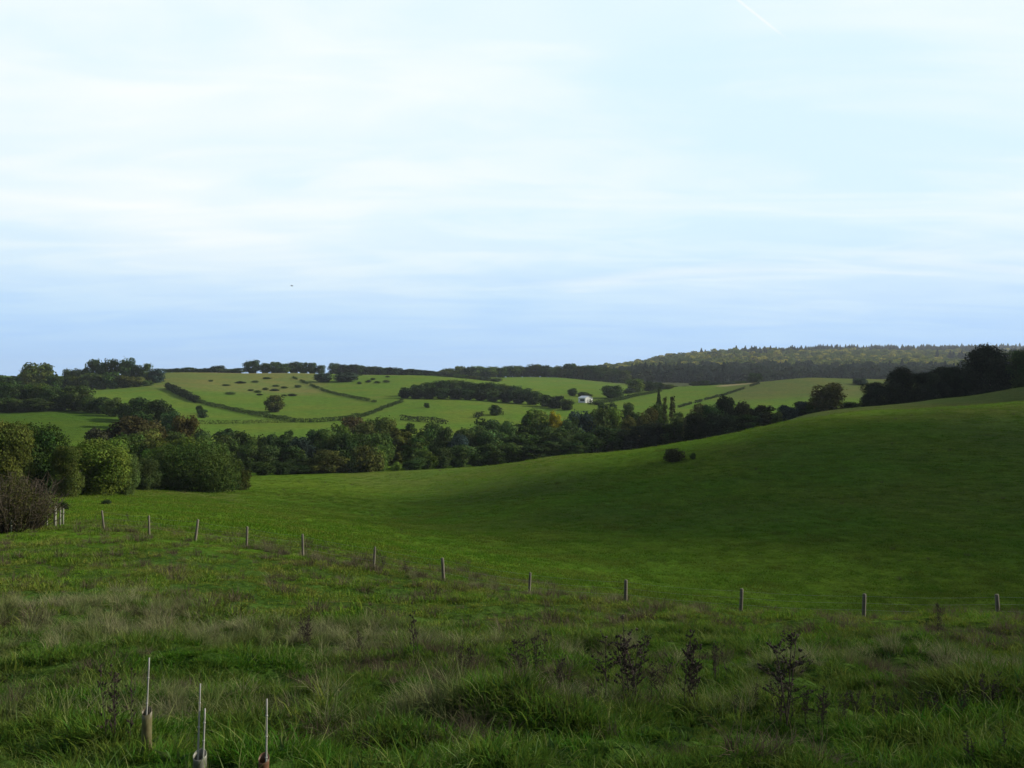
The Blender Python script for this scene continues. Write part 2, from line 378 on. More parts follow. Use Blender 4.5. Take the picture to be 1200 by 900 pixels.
for i in range(6): lib_tree(f'mid{i}', 'b', 30+i, 11., 8.0, 4600, .52, .22, base=.0, nl=40, top=(.7,.9,1.1)[i % 3])
for i in range(3): lib_tree(f'tall{i}', 'b', 50+i, 13., 6.0, 3800, .5, .2, base=.0, nl=34, top=.8)
lib_tree('poplar0', 'b', 61, 14., 2.6, 1100, .42, .15, base=.0, nl=60, top=1.1)
lib_tree('dome0', 'b', 64, 8., 14., 30000, .27, .25, base=.0, nl=60, top=.85, spread=.3)
for i in range(5): lib_tree(f'far{i}', 'b', 70+i, 10., 9.0, 1900, .8, .25, base=.0, nl=34, top=.8)
for i in range(3): lib_tree(f'fir{i}', 'conifer', 80+i, 13., 6.0, 900, .95, .18)
for i in range(3): lib_tree(f'wood{i}', 'conifer' if i == 2 else 'b', 90+i, 14., 11., 420, 1.9, .2)
for i in range(4): lib_tree(f'shrub{i}', 'b', 95+i, 3., 4.5, 1500, .30, .06, base=.0, nl=22)

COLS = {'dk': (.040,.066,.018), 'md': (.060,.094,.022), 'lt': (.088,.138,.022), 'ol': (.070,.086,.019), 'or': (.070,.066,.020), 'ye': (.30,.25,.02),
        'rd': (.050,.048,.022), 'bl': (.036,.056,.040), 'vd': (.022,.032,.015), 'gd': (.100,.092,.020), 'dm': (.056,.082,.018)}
CNAME = {'dk': 'dark green', 'md': 'mid green', 'lt': 'bright yellow-green', 'ol': 'olive green', 'or': 'orange-brown autumn', 'ye': 'bright yellow', 'rd': 'reddish brown', 'bl': 'bluish green', 'vd': 'near-black green', 'gd': 'golden autumn', 'dm': 'olive green'}
def ordinal(i):
    base = ['first','second','third','fourth','fifth','sixth','seventh','eighth','ninth','tenth','eleventh','twelfth','thirteenth','fourteenth','fifteenth','sixteenth','seventeenth','eighteenth','nineteenth','twentieth','twenty-first','twenty-second','twenty-third','twenty-fourth','twenty-fifth']
    return base[i]
def plant_tree(name, px, top, wpx, d, ck, lib, parts=True):
    p = at(px, d); L = LIB[lib]
    H = max(.45, EYE-(top-450)/F*d-p.z); W = wpx/F*d
    sx = W/L['W']; sz = H/L['H']*1.02
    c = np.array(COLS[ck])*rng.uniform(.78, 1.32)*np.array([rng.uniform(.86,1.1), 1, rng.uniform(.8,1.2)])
    if parts:
        o = empty(name, p)
        cr = link('crown', L['crown'], o); cr.color = (*c, 1)
        link('trunk', L['trunk'], o)
    else:
        o = link(name, L['joined']); o.location = p; o.color = (*c, 1)
    o.scale = (sx, sx*rng.uniform(.9, 1.1), sz); o.rotation_euler = (0, 0, rng.uniform(0, 6.28))
    return o
def row(specs, name, cat, group, where, libs, parts=True, single=None, noun='tree'):
    """plants one stand; every tree is named by its colour and by its place counted from the left of that stand"""
    specs = sorted(specs, key=lambda s: s[0])
    for i, s in enumerate(specs):
        px, top, w, d, ck = s[:5]; lib = s[5] if len(s) > 5 and s[5] else libs[i % len(libs)]
        o = plant_tree(name, px, top, w, d, ck, lib, parts)
        lab = s[6] if len(s) > 6 else (f'{CNAME[ck]} {noun}, leftmost of {where}' if i == 0 else f'{CNAME[ck]} {noun}, rightmost of {where}' if i == len(specs)-1 else f'{CNAME[ck]} {noun}, {ordinal(i)} from left in {where}')
        add_props(o, lab, cat, group)
NEAR = [f'near{i}' for i in range(4)]; MID = [f'mid{i}' for i in range(6)]; TALL = [f'tall{i}' for i in range(3)]
FAR = [f'far{i}' for i in range(5)]; FIR = [f'fir{i}' for i in range(3)]; SHR = [f'shrub{i}' for i in range(4)]; MT = MID+TALL
T = 'broadleaf_tree'
row([(6,492,64,98,'ol',None,'olive green tree cut by the left edge of the photo behind the reddish shrub'),
     (48,497,70,104,'dk',None,'dark green wide tree behind the reddish shrub beside the left edge'),
     (80,523,40,100,'ol',None,'low olive tree with yellow tinge between dark wide tree and bright tree'),
     (116,515,66,107,'lt',None,'bright yellow-green rounded tree at the bottom left end of the pasture'),
     (147,529,32,112,'md',None,'small mid green tree touching the right side of the bright rounded tree')],
    T, 'tree', 'big trees at the left end of the pasture', '', NEAR)
row([(236,521,98,147,'dm','dome0','broad domed olive tree standing out at the pasture edge left of centre'),
     (190,522,64,152,'md',None,'mid green tree tucked against the left side of the broad domed tree'),
     (168,538,38,136,'dk',None,'low dark tree in the gap left of the broad domed tree'),
     (284,551,20,158,'ol','shrub1','small olive bush at the right foot of the broad domed tree')],
    T, 'tree', 'trees around the broad domed tree', '', NEAR)
row([(128,512,40,185,'dk'),(152,508,40,190,'md'),(172,503,36,200,'ol'),(196,510,40,190,'ol'),(214,512,36,190,'lt'),(236,511,34,195,'md'),(256,514,30,205,'md')],
    T, 'tree', 'wood behind the broad domed tree', 'the row above the domed tree', MT)
row([(150,487,46,235,'rd',None,'reddish brown wide tree on the lower right corner of the shaded left field'),
     (120,500,34,230,'rd',None,'low reddish brown tree below the shaded left field'),
     (176,494,34,230,'or',None,'small rusty tree right of the reddish brown wide tree'),
     (220,487,34,260,'or',None,'russet tall tree rising above the wood near two field trees'),
     (240,505,26,250,'dk',None,'dark low tree at the right foot of the russet tall tree'),
     (265,500,34,265,'dk',None,'dark bushy tree on the field edge right of the russet tree'),
     (205,502,30,240,'md',None,'mid green tree at left foot of the russet tall tree')],
    T, 'tree', 'coloured trees below the shaded left field', '', MT)
row([(262,508,30,232,'dk'),(280,505,30,240,'dk'),(298,507,28,238,'md'),(315,509,26,238,'dk'),(330,507,28,240,'dk'),(340,503,22,252,'dk'),(354,510,30,238,'bl'),(370,503,28,246,'dk'),(384,503,32,244,'md'),
     (400,493,28,262,'lt'),(402,508,30,240,'dk'),(345,520,26,232,'md'),(315,522,30,230,'dk'),(290,520,28,228,'dk')],
    T, 'tree', 'valley wood, left stretch', "the valley wood's left stretch", MT)
row([(412,487,40,300,'rd'),(426,494,30,280,'ol'),(440,486,22,305,'dk'),(455,490,34,290,'ol'),(466,499,34,270,'ol'),(478,494,22,290,'dk'),(500,494,36,285,'md'),(521,500,24,275,'dk'),(422,508,34,246,'dk'),(444,508,34,250,'md'),(485,508,34,255,'md')],
    T, 'tree', 'valley wood, middle stretch', "the valley wood's middle stretch", MT)
row([(367,540,26,228,'ol'),(384,527,34,230,'ol'),(402,535,24,232,'ol'),(430,523,42,234,'ol'),(444,521,20,238,'lt'),(465,541,12,236,'lt'),(350,545,30,226,'dk'),(330,541,28,222,'dk'),(308,540,30,215,'dk'),(415,538,26,232,'dk'),(485,536,28,240,'dk')],
    'small_tree', 'tree', "small trees along the valley wood's front edge", "the wood's front edge", MID+SHR, noun='small tree')
row([(500,526,24,246,'md'),(517,524,26,250,'dk'),(538,521,28,255,'dk'),(560,520,32,262,'md'),(580,520,32,262,'dk'),(600,519,32,265,'dk'),(622,518,32,265,'dk'),(645,516,32,268,'dk'),(668,515,32,268,'dk')],
    T, 'tree', 'valley wood, front row behind the hill brow', "the row just above the brow", MT)
row([(545,502,32,280,'dk'),(536,508,26,270,'bl'),(575,487,42,300,'dk'),(597,494,30,290,'md'),(612,489,30,296,'dk'),(634,478,44,310,'lt'),(651,482,18,305,'ye'),(620,484,30,312,'md'),(666,486,28,305,'dk'),(682,482,32,315,'bl'),(560,498,28,290,'md'),(650,500,40,285,'dk'),(610,505,40,280,'dk'),(580,504,36,278,'md')],
    T, 'tree', 'valley wood, right of centre', "the wood below the white barn", MT)
row([(702,478,32,318,'md'),(721,477,28,320,'lt'),(736,484,20,312,'gd'),(757,476,26,330,'gd'),(745,480,20,340,'dk'),(772,474,22,345,'md'),(779,461,6,330,'ol','poplar0'),(788,460,7,330,'rd','poplar0'),(797,482,24,300,'ol'),(772,458,18,385,'dk','fir0'),(712,500,44,290,'dk'),(742,498,40,288,'vd'),(770,495,40,285,'vd'),(690,505,40,285,'dk'),(790,492,30,280,'dk'),(735,472,18,420,'dk'),(712,470,22,430,'dk')],
    T, 'tree', 'valley wood, right stretch', "the wood's right stretch with two thin poplars", MT)
row([(816,471,28,275,'or'),(834,475,26,272,'dk'),(852,464,28,278,'vd'),(870,471,24,278,'rd'),(884,478,20,278,'vd'),(897,473,26,282,'rd'),(909,482,14,280,'ol'),(843,482,40,262,'vd'),(818,484,28,262,'vd'),(872,484,34,264,'dk')],
    T, 'tree', 'dark clump behind the hill brow', 'the dark clump above the round bush', MT)
row([(924,474,24,300,'bl'),(942,470,28,305,'bl'),(954,474,24,300,'dk'),(970,449,42,300,'or','mid2','rusty orange round tree standing alone above the hill brow'),(1000,471,26,300,'dk'),(1016,474,20,300,'dk')],
    T, 'tree', 'hedgerow trees beside the rusty orange tree', 'the low row around the rusty tree', MT)
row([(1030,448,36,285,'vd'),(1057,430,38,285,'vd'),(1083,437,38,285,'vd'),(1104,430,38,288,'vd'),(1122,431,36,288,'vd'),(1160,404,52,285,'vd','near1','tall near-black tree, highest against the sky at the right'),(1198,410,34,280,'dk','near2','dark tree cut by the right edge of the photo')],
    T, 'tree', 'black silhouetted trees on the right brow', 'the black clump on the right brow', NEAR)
# left woods beyond the shaded field
row([(-4,446,36,405,'dk'),(14,448,28,402,'dk'),(32,450,28,408,'md'),(47,449,26,405,'md'),(61,452,24,402,'dk'),(72,458,20,404,'dk'),(92,449,30,404,'dk'),(28,466,30,398,'md'),(8,466,32,398,'dk'),(50,466,28,398,'dk')],
    T, 'tree', 'wood along the top of the shaded left field', 'the wood atop the shaded left field', MID)
row([(106,464,24,398,'dk'),(119,465,20,394,'dk'),(133,466,22,385,'md'),(146,470,20,372,'dk'),(158,466,22,365,'dk'),(174,465,34,345,'dk'),(188,468,30,335,'dk'),(200,482,26,320,'dk'),(212,491,20,305,'dk'),(166,482,34,330,'dk')],
    T, 'tree', 'tall hedgerow down the right side of the shaded field', 'the tall hedgerow right of the shaded field', MID)
row([(45,424,36,600,'ol','far1','big olive round tree highest at the far left skyline'),(20,440,26,590,'dk'),(2,440,26,590,'dk'),(34,437,22,590,'ol'),(62,440,18,590,'dk')],
    T, 'tree', 'trees on the far left skyline', 'the far left skyline group', FAR, parts=False)
row([(82,433,20,690,'dk'),(95,431,20,690,'dk'),(108,421,20,695,'dk'),(120,425,16,695,'dk'),(132,421,18,695,'dk'),(150,420,20,695,'dk'),(161,427,14,690,'dk'),(171,426,15,690,'dk'),(184,432,19,685,'bl')],
    T, 'tree', 'crown tops of the hilltop wood', 'the hilltop wood on the left skyline', FAR, parts=False)
row([(76,442,18,655,'dk'),(90,440,20,655,'ol'),(104,437,20,655,'md'),(118,439,20,655,'ol'),(132,436,20,655,'md'),(146,440,20,655,'ol'),(160,441,18,655,'ol'),(172,446,15,655,'md')],
    T, 'tree', 'paler front trees of the hilltop wood', 'the front edge of the hilltop wood', FAR, parts=False)
row([(200+i*11.2, 432-(i % 3)*.8-(2 if i == 5 else 0), 18, 900, 'dk') for i in range(8)], 'bush', 'bush', 'low bushes along the left skyline', 'the low skyline line left of the copse', FAR, parts=False, noun='bush')
row([(296,422,18,885,'dk'),(311,425,14,890,'md'),(322,424,15,885,'dk'),(333,426,14,885,'md'),(344,424,14,890,'dk'),(355,424,14,890,'md'),(366,425,14,890,'dk'),(376,428,11,890,'dk'),(331,430,16,870,'md')],
    T, 'tree', 'copse on the skyline', 'the skyline copse above the rough pasture', FAR, parts=False)
row([(379,437,20,725,'bl',None,'bluish round tree, left of the pair on the far hillside'),(405,436,27,725,'bl',None,'bluish wide tree, right of the pair on the far hillside')], T, 'tree', 'pair on the far hillside', '', FAR, parts=False)
row([(392+i*7.3, 425.5+i*.55+(i % 3)*.5, 17, 950, ('dk','vd')[i % 2]) for i in range(18)], T, 'tree', 'dark tree belt on the skyline', 'the flat-topped skyline tree belt', FAR, parts=False)
row([(523,432,18,990,'ol'),(532,431,17,990,'md'),(541,429,17,995,'ol'),(551,430,17,990,'dk'),(560,429,17,1000,'lt'),(569,430,17,1000,'md'),(578,429,17,1000,'lt'),(587,431,16,1000,'dk')],
    T, 'tree', 'skyline trees right of the conifers', 'the skyline row right of the conifers', FAR, parts=False)
row([(512,440,18,860,'md'),(526,441,18,850,'dk'),(540,439,20,850,'md'),(555,441,18,850,'ol'),(568,442,18,840,'dk'),(581,443,16,830,'md')],
    T, 'tree', 'second row below the skyline', 'the row just below the skyline centre', FAR, parts=False)
row([(596+i*10.4, (429,428,430,427,428,430,428,426,429,428,429,430,432,434)[i], 19, 1040, ('dk','md','dk','ol','dk')[i % 5]) for i in range(14)],
    T, 'tree', 'skyline trees above the barn field', 'the skyline row above the barn field', FAR, parts=False)
row([(478,454,18,585,'dk'),(490,450,18,590,'dk'),(503,448,20,595,'dk'),(517,446,20,600,'dk'),(531,445,20,605,'md'),(546,446,20,605,'dk'),(560,448,20,600,'dk'),(574,448,20,600,'dk'),(588,450,20,600,'md'),(602,452,20,600,'dk'),(615,455,20,590,'dk')],
    T, 'tree', 'dark wood across the far slope, rear row', "the far slope wood's back row", FAR, parts=False)
row([(474,457,16,565,'vd'),(488,455,18,562,'vd'),(503,454,18,560,'vd'),(518,455,18,560,'dk'),(533,455,18,560,'vd'),(548,456,18,560,'dk'),(563,457,18,560,'vd'),(578,458,18,558,'dk'),(593,459,18,555,'vd'),(608,458,20,550,'dk'),(624,457,20,545,'dk'),(640,462,20,530,'dk'),(652,464,20,520,'vd'),(664,468,16,510,'dk')],
    T, 'tree', 'dark wood across the far slope, front row', "the far slope wood's front row", FAR, parts=False)
def lone(px, base, top, w, ck, lib, label, d0=330, d1=900, name=T, cat='tree', parts=False):
    p = hit(px, base, d0, d1); o = plant_tree(name, px, top, w, p.y, ck, lib, parts); return add_props(o, label, cat)
lone(322, 483, 463, 22, 'ol', 'far2', 'olive-brown spreading tree standing alone in the middle of the bright far field')
lone(234, 485, 475, 9, 'dk', 'far0', 'smaller upper one of two little trees in the left bright field')
lone(238, 490, 480, 11, 'dk', 'far3', 'lower bigger one of two little trees in the left bright field')
lone(500, 478, 472, 7, 'dk', 'far4', 'tiny dark tree alone in the field below the far slope wood')
lone(580, 487, 474, 15, 'dk', 'far1', 'dark round tree alone in the field above the valley wood')
row([(671,455,11,665,'dk'),(683,459,14,662,'dk'),(690,462,10,662,'dk')], T, 'tree', 'trees behind the barn', 'the three trees behind the white barn', FAR, parts=False)
row([(718,451,26,640,'dk'),(737,455,14,690,'bl'),(745,444,22,705,'lt'),(760,447,18,715,'dk'),(772,448,14,730,'dk'),(782,450,14,730,'ol'),(702,470,14,560,'md')],
    T, 'tree', 'trees between the barn field and the next field', 'the group right of the white barn', FAR, parts=False)
row([(815,447,14,790,'dk'),(825,446,16,790,'dk'),(837,448,14,795,'bl'),(853,447,20,810,'bl'),(866,446,18,810,'dk'),(884,437,17,735,'dk'),(790,452,10,770,'dk'),(803,452,9,775,'dk')],
    T, 'tree', 'trees along the top of the right-hand field', 'the line at the foot of the far forest', FAR, parts=False)
lone(1008, 451, 443, 16, 'bl', 'far1', 'bluish low bush on the field right of the rusty tree', 400, 900, 'bush', 'bush')
# ------------------------------------------------------------------ shrubs near the pasture
def shrub_thing(name, px, base, top, w, ck, lib, label, cat='bush', d0=30, d1=400, group=None):
    p = hit(px, base, d0, d1); o = plant_tree(name, px, top, w, p.y, ck, lib, False); return add_props(o, label, cat, group)
shrub_thing('bush', 789, 541, 526, 27, 'rd', 'shrub0', 'reddish brown round bush alone on the hillside pasture', d0=120)
shrub_thing('bush', 812, 538, 531, 8, 'dk', 'shrub1', 'tiny dark bush just right of the round bush on the hillside', d0=120)
shrub_thing('bush', 72, 598, 588, 15, 'vd', 'shrub2', 'dark low bush behind the pale stakes at left', d0=40)
shrub_thing('bush', 125, 591, 587.5, 11, 'vd', 'shrub3', 'flat dark clump of bramble beyond the leftmost fence post', d0=40)
# gorse bushes on the rough pasture
GORSE = [(247,446,8),(265,451,10),(282,448,11),(270,461,13),(299,447,10),(313,443,11),(323,452,9),(333,454,9),(311,456,8),(322,457,10),(349,453,8),(294,457,6),(302,459,8),(304,462,10),(333,463,6),(342,463,10),(321,464,6),
         (422,439,7),(437,444,8),(432,447,8),(442,448,8),(454,441,7),(453,447,8),(421,449,6)]
GROUPG = 'dark gorse bushes dotted over the far hillside'
for i, (px, py, w) in enumerate(sorted(GORSE)):
    p = hit(px, py+1.2, 480, 900)
    o = plant_tree('gorse_bush', px, py-.5-1.5*rng.random(), w*rng.uniform(.7,1.2), p.y, ('dk','dk','md','vd')[i % 4], SHR[i % 4], False)
    lab = (f'small dark bush, {ordinal(i)} from left on the rough far pasture' if px < 400 else f'small dark bush, {ordinal(i-sum(1 for g in GORSE if g[0] < 400))} from left right of the hillside pair')
    add_props(o, lab, 'bush', GROUPG)
# big twiggy reddish shrub at the left edge
def edge_shrub():
    p = hit(14, 622, 40, 90); o = empty('twiggy_shrub', p)
    add_props(o, 'reddish brown twiggy shrub at the left edge by the pale stakes', 'shrub')
    mb = twiggy(5, 3.5, 5.2, 330); tw = mb.mesh('twigs', [plain_mat('red_brown_twigs', (.026,.019,.010), (.055,.040,.020), 5)], False)
    link('stems', tw, o)
    rs = np.random.default_rng(44); n = 7000
    lobes = [(np.array([rs.normal()*1.1, rs.normal()*1.0, rs.uniform(.5,2.5)]), rs.uniform(.5,.95)) for _ in range(18)]
    q, d, k = lobed_points(rs, lobes, n, .5); q = q[q[:,2] > .05]; n = len(q)
    v, t, tone, hue = leaf_quads(q, rs.normal(size=(n,3)), rs.uniform(.05,.13,n), rs.uniform(.6,1.4,n), rs.uniform(-1,1,n), rs)
    cr = link('leaves', mesh_np('shrub_leaves', v, t, [M_LEAF], None, False, {'tone': ('FLOAT','FACE',tone), 'hue': ('FLOAT','FACE',hue)}), o); cr.color = (.058,.060,.020,1)
edge_shrub()

# ------------------------------------------------------------------ hedges
def hedge(pix, h, w, ck, label, d0, d1, gap=0., dens=30.):
    pts = [hit(px, py, d0, d1) for px, py in pix]
    rs = np.random.default_rng(int(pix[0][0]*7+pix[0][1])); cen = []; siz = []
    o0 = pts[len(pts)//2].copy()
    for a, b in zip(pts[:-1], pts[1:]):
        L = (b-a).length; m = max(2, int(L*dens)); f = rs.random(m)
        xs = a.x+(b.x-a.x)*f; ys = a.y+(b.y-a.y)*f
        lump = .8+.5*np.clip(vnoise(xs/6+3, ys/6)+.5, 0, 1)
        keep = (vnoise(xs/11+50, ys/11)+.5) > gap
        hh = h*lump
        xs2 = xs+rs.normal(size=m)*w*.4; ys2 = ys+rs.normal(size=m)*w*.4
        z = ground(xs2, ys2)+hh*rs.random(m)**.95
        c = np.c_[xs2, ys2, z]; cen.append(c[keep])
    c = np.vstack(cen)-np.array(o0); n = len(c)
    v, t, tone, hue = leaf_quads(c, rs.normal(size=(n,3))+np.array([0,-.2,.5]), rs.uniform(.45,1.,n)*h*.32, rs.uniform(.6,1.3,n), rs.uniform(-1,1,n), rs)
    o = link('hedge', mesh_np('hedge', v, t, [M_LEAF], None, False, {'tone': ('FLOAT','FACE',tone), 'hue': ('FLOAT','FACE',hue)})); o.location = o0
    o.color = (*COLS[ck], 1)
    return add_props(o, label, 'hedge', 'hedges between the far fields')
hedge([(196,456),(210,463),(228,471),(262,479),(300,487),(346,495)], 2.0, 1.6, 'dk', 'long dark hedge slanting down from the hilltop wood between two bright fields', 380, 800)
hedge([(196,455),(208,461),(222,468),(232,472)], 3.4, 2.6, 'vd', 'thick upper part of the slanting hedge beside the hilltop wood', 420, 800)
hedge([(226,497),(260,497),(300,496),(345,495)], 1.6, 1.5, 'md', 'low level hedge along the bottom of the left bright field', 340, 560)
hedge([(345,495),(372,495),(398,493),(424,489)], 2.2, 1.8, 'dk', 'dark hedge joining the slanting hedge to the brown trees', 340, 560)
hedge([(424,489),(448,480),(472,471)], 1.8, 1.5, 'dk', 'hedge climbing right to the corner of the far slope wood', 380, 700)
hedge([(343,443),(360,450),(378,458),(400,464),(420,468),(440,472)], 1.7, 1.5, 'dk', 'gappy hedge below the pair of round trees on the far hillside', 420, 900, .38)
hedge([(470,492),(490,494),(508,495),(524,497)], 2.3, 1.6, 'vd', 'dark broken hedge just above the valley wood centre', 340, 560, .3)
hedge([(556,490),(568,487),(578,486),(590,487)], 2.0, 1.6, 'vd', 'short dark hedge at the foot of the lone round tree', 340, 620, .2)
hedge([(795,478),(830,468),(862,459),(890,450)], 1.5, 1.2, 'vd', 'thin dark hedge slanting up the right-hand far fields', 430, 900, .2)
hedge([(690,474),(710,472),(740,466),(775,459)], 2.2, 2.0, 'dk', 'hedge rising right from beside the white barn', 430, 900)

# ------------------------------------------------------------------ instanced stuff (forest, grass)
def scatter(name, pts, rot, scl, idx, templates, label=None):
    """one stuff object: template meshes placed on a cloud of points"""
    lib = bpy.data.collections.new(name+'_templates')
    for i, (me, c) in enumerate(templates):
        t = bpy.data.objects.new(f'{name}_{i:02d}', me); t.color = (*c, 1); lib.objects.link(t)
    me = bpy.data.meshes.new(name+'_points'); me.vertices.add(len(pts)); me.vertices.foreach_set('co', np.asarray(pts, np.float32).ravel())
    for an, typ, data in (('rot','FLOAT_VECTOR',rot), ('scl','FLOAT_VECTOR',scl), ('idx','INT',idx)):
        a = me.attributes.new(an, typ, 'POINT'); a.data.foreach_set('vector' if typ == 'FLOAT_VECTOR' else 'value', np.asarray(data, np.int32 if typ == 'INT' else np.float32).ravel())
    o = link(name, me); add_props(o, kind='stuff')
    g = bpy.data.node_groups.new(name+'_nodes', 'GeometryNodeTree')
    g.interface.new_socket('Geometry', in_out='INPUT', socket_type='NodeSocketGeometry'); g.interface.new_socket('Geometry', in_out='OUTPUT', socket_type='NodeSocketGeometry')
    nd, ln = g.nodes, g.links
    gi = nd.new('NodeGroupInput'); go = nd.new('NodeGroupOutput'); ip = nd.new('GeometryNodeInstanceOnPoints'); ci = nd.new('GeometryNodeCollectionInfo')
    ci.inputs['Collection'].default_value = lib; ci.inputs['Separate Children'].default_value = True; ci.inputs['Reset Children'].default_value = True
    ip.inputs['Pick Instance'].default_value = True
    def attr(n, t):
        a = nd.new('GeometryNodeInputNamedAttribute'); a.data_type = t; a.inputs['Name'].default_value = n; return a.outputs['Attribute']
    mp = nd.new('GeometryNodeMeshToPoints')
    ln.new(gi.outputs[0], mp.inputs['Mesh']); ln.new(mp.outputs[0], ip.inputs['Points']); ln.new(ci.outputs[0], ip.inputs['Instance'])
    ln.new(attr('idx','INT'), ip.inputs['Instance Index'])
    e = nd.new('FunctionNodeEulerToRotation'); ln.new(attr('rot','FLOAT_VECTOR'), e.inputs[0]); ln.new(e.outputs[0], ip.inputs['Rotation'])
    ln.new(attr('scl','FLOAT_VECTOR'), ip.inputs['Scale']); ln.new(ip.outputs[0], go.inputs[0])
    md = o.modifiers.new('scatter', 'NODES'); md.node_group = g
    return o
def forest():
    n = 14000
    px = rng.uniform(660, 1510, n); d = np.exp(rng.uniform(math.log(1120), math.log(4300), n))
    x = (px-600)/F*d; z = ground(x, d)
    lo = 1150+90*fbm(x/200, d/200, 2)
    keep = (d > lo) & ((px > 740) | (d > 1350))
    x, d, z, px = x[keep], d[keep], z[keep], px[keep]; n = len(x)
    patch = fbm(x/260, d/260, 3)
    con = ((patch > .25) | ((d < 1480) & (fbm(x/90, d/90, 2) > -.05)) | ((px > 930) & (d > 2700))) & (rng.random(n) < .9)
    idx = np.where(con, 6+rng.integers(0, 3, n), np.where(d < 1550, 9+rng.integers(0, 2, n), rng.integers(0, 6, n)))
    s = rng.uniform(.6, 1.5, n)**1.1*np.where(d > 3200, 1.05, 1.05)*np.where(con & (d < 1600), .85, 1.0)
    sc = np.c_[s*1.15, s*1.15, s*rng.uniform(.85,1.25,n)*np.where(con, 1.15, .9)]
    rot = np.zeros((n,3)); rot[:,2] = rng.uniform(0, 6.28, n)
    tem = []
    for i, fm in enumerate(FOREST_MATS):
        me = LIB['wood2' if 6 <= i < 9 else ('wood0','wood1')[i % 2]]['joined'].copy(); me.materials[0] = fm; tem.append((me, (1,1,1)))
    scatter('forest', np.c_[x, d, z-2.2], rot, sc, idx, tem)
forest()

# ---- grass tufts
M_GRASS = foliage_mat('green_grass', (.062,.140,.014), .35, ((.098,.142,.026), .55))
M_TURF = foliage_mat('short_turf', (.078,.158,.012), .3, ((.112,.155,.020), .20))
M_PALE = foliage_mat('pale_grass', (.15,.20,.06), .3)
M_SLOPE = foliage_mat('slope_turf', (.088,.165,.016), .3, ((.140,.165,.032), .45))
M_DRY = foliage_mat('dry_grass', (.23,.225,.115), .3, ((.12,.155,.045), .8))
M_DEAD = foliage_mat('dead_grass', (.075,.058,.038), .25, ((.12,.10,.065), .9))
M_HERB = foliage_mat('broad_herb', (.055,.105,.028), .25)
def tuft(name, seed, n, rad, h, wid, lean, material, segs=3):
    rs = np.random.default_rng(seed)
    th = rs.random(n)*2*np.pi; r = rad*np.sqrt(rs.random(n)); b = np.c_[r*np.cos(th), r*np.sin(th), np.full(n, -.03)]
    dr = th+rs.normal(size=n)*.9; L = h*rs.uniform(.45,1.15,n); ln_ = lean*rs.uniform(.2,1.2,n)
    side = np.c_[-np.sin(dr), np.cos(dr), np.zeros(n)]; tw = rs.normal(size=n)*.6
    side = side*np.cos(tw)[:,None]+np.c_[np.cos(dr), np.sin(dr), np.zeros(n)]*np.sin(tw)[:,None]
    vs = []; 
    for k in range(segs+1):
        t = k/segs
        c = b+np.c_[np.cos(dr)*ln_*L*t**1.8, np.sin(dr)*ln_*L*t**1.8, L*(t-.42*ln_*t**2.4)]
        w = wid*(1-t)**.7*rs.uniform(.95,1.05)
        if k < segs: vs += [c-side*w, c+side*w]
        else: vs += [c]
    V = np.stack(vs, 1); m = V.shape[1]; V = V.reshape(-1, 3); base = (np.arange(n)*m)[:,None]
    Q = np.concatenate([base+np.array([[2*k, 2*k+1, 2*k+3, 2*k+2]]) for k in range(segs-1)], 0)
    Tt = base+np.array([[m-3, m-2, m-1]])
    tone = rs.uniform(.6, 1.35, n); hue = rs.uniform(-1, 1, n)
    return mesh_np(name, V, [Q, Tt], [material], None, False, {'tone': ('FLOAT','FACE',np.r_[np.tile(tone, segs-1), tone]), 'hue': ('FLOAT','FACE',np.r_[np.tile(hue, segs-1), hue])})
def cloud(n, d0, d1, u=1.45, power=1.0):
    """points over the ground between two distances, denser near by"""
    a = rng.random(n); d = (d0**power+(d1**power-d0**power)*a)**(1/power)
    px = 600+600*u*rng.uniform(-1, 1, n)
    return (px-600)/F*d, d, px
def put(name, x, y, keep, s, templates, tilt=.15, sz=None):
    x, y, s = x[keep], y[keep], s[keep]; n = len(x); z = ground(x, y)
    rot = np.c_[rng.normal(size=n)*tilt, rng.normal(size=n)*tilt, rng.uniform(0, 6.28, n)]
    h = s*rng.uniform(.7, 1.3, n)*(1 if sz is None else sz[keep])
    scatter(name, np.c_[x, y, z-.01], rot, np.c_[s, s, h], rng.integers(0, len(templates), n), [(t, (1,1,1)) for t in templates])
GUARDS = [(172, 9.6), (234, 9.2), (309, 9.2)]
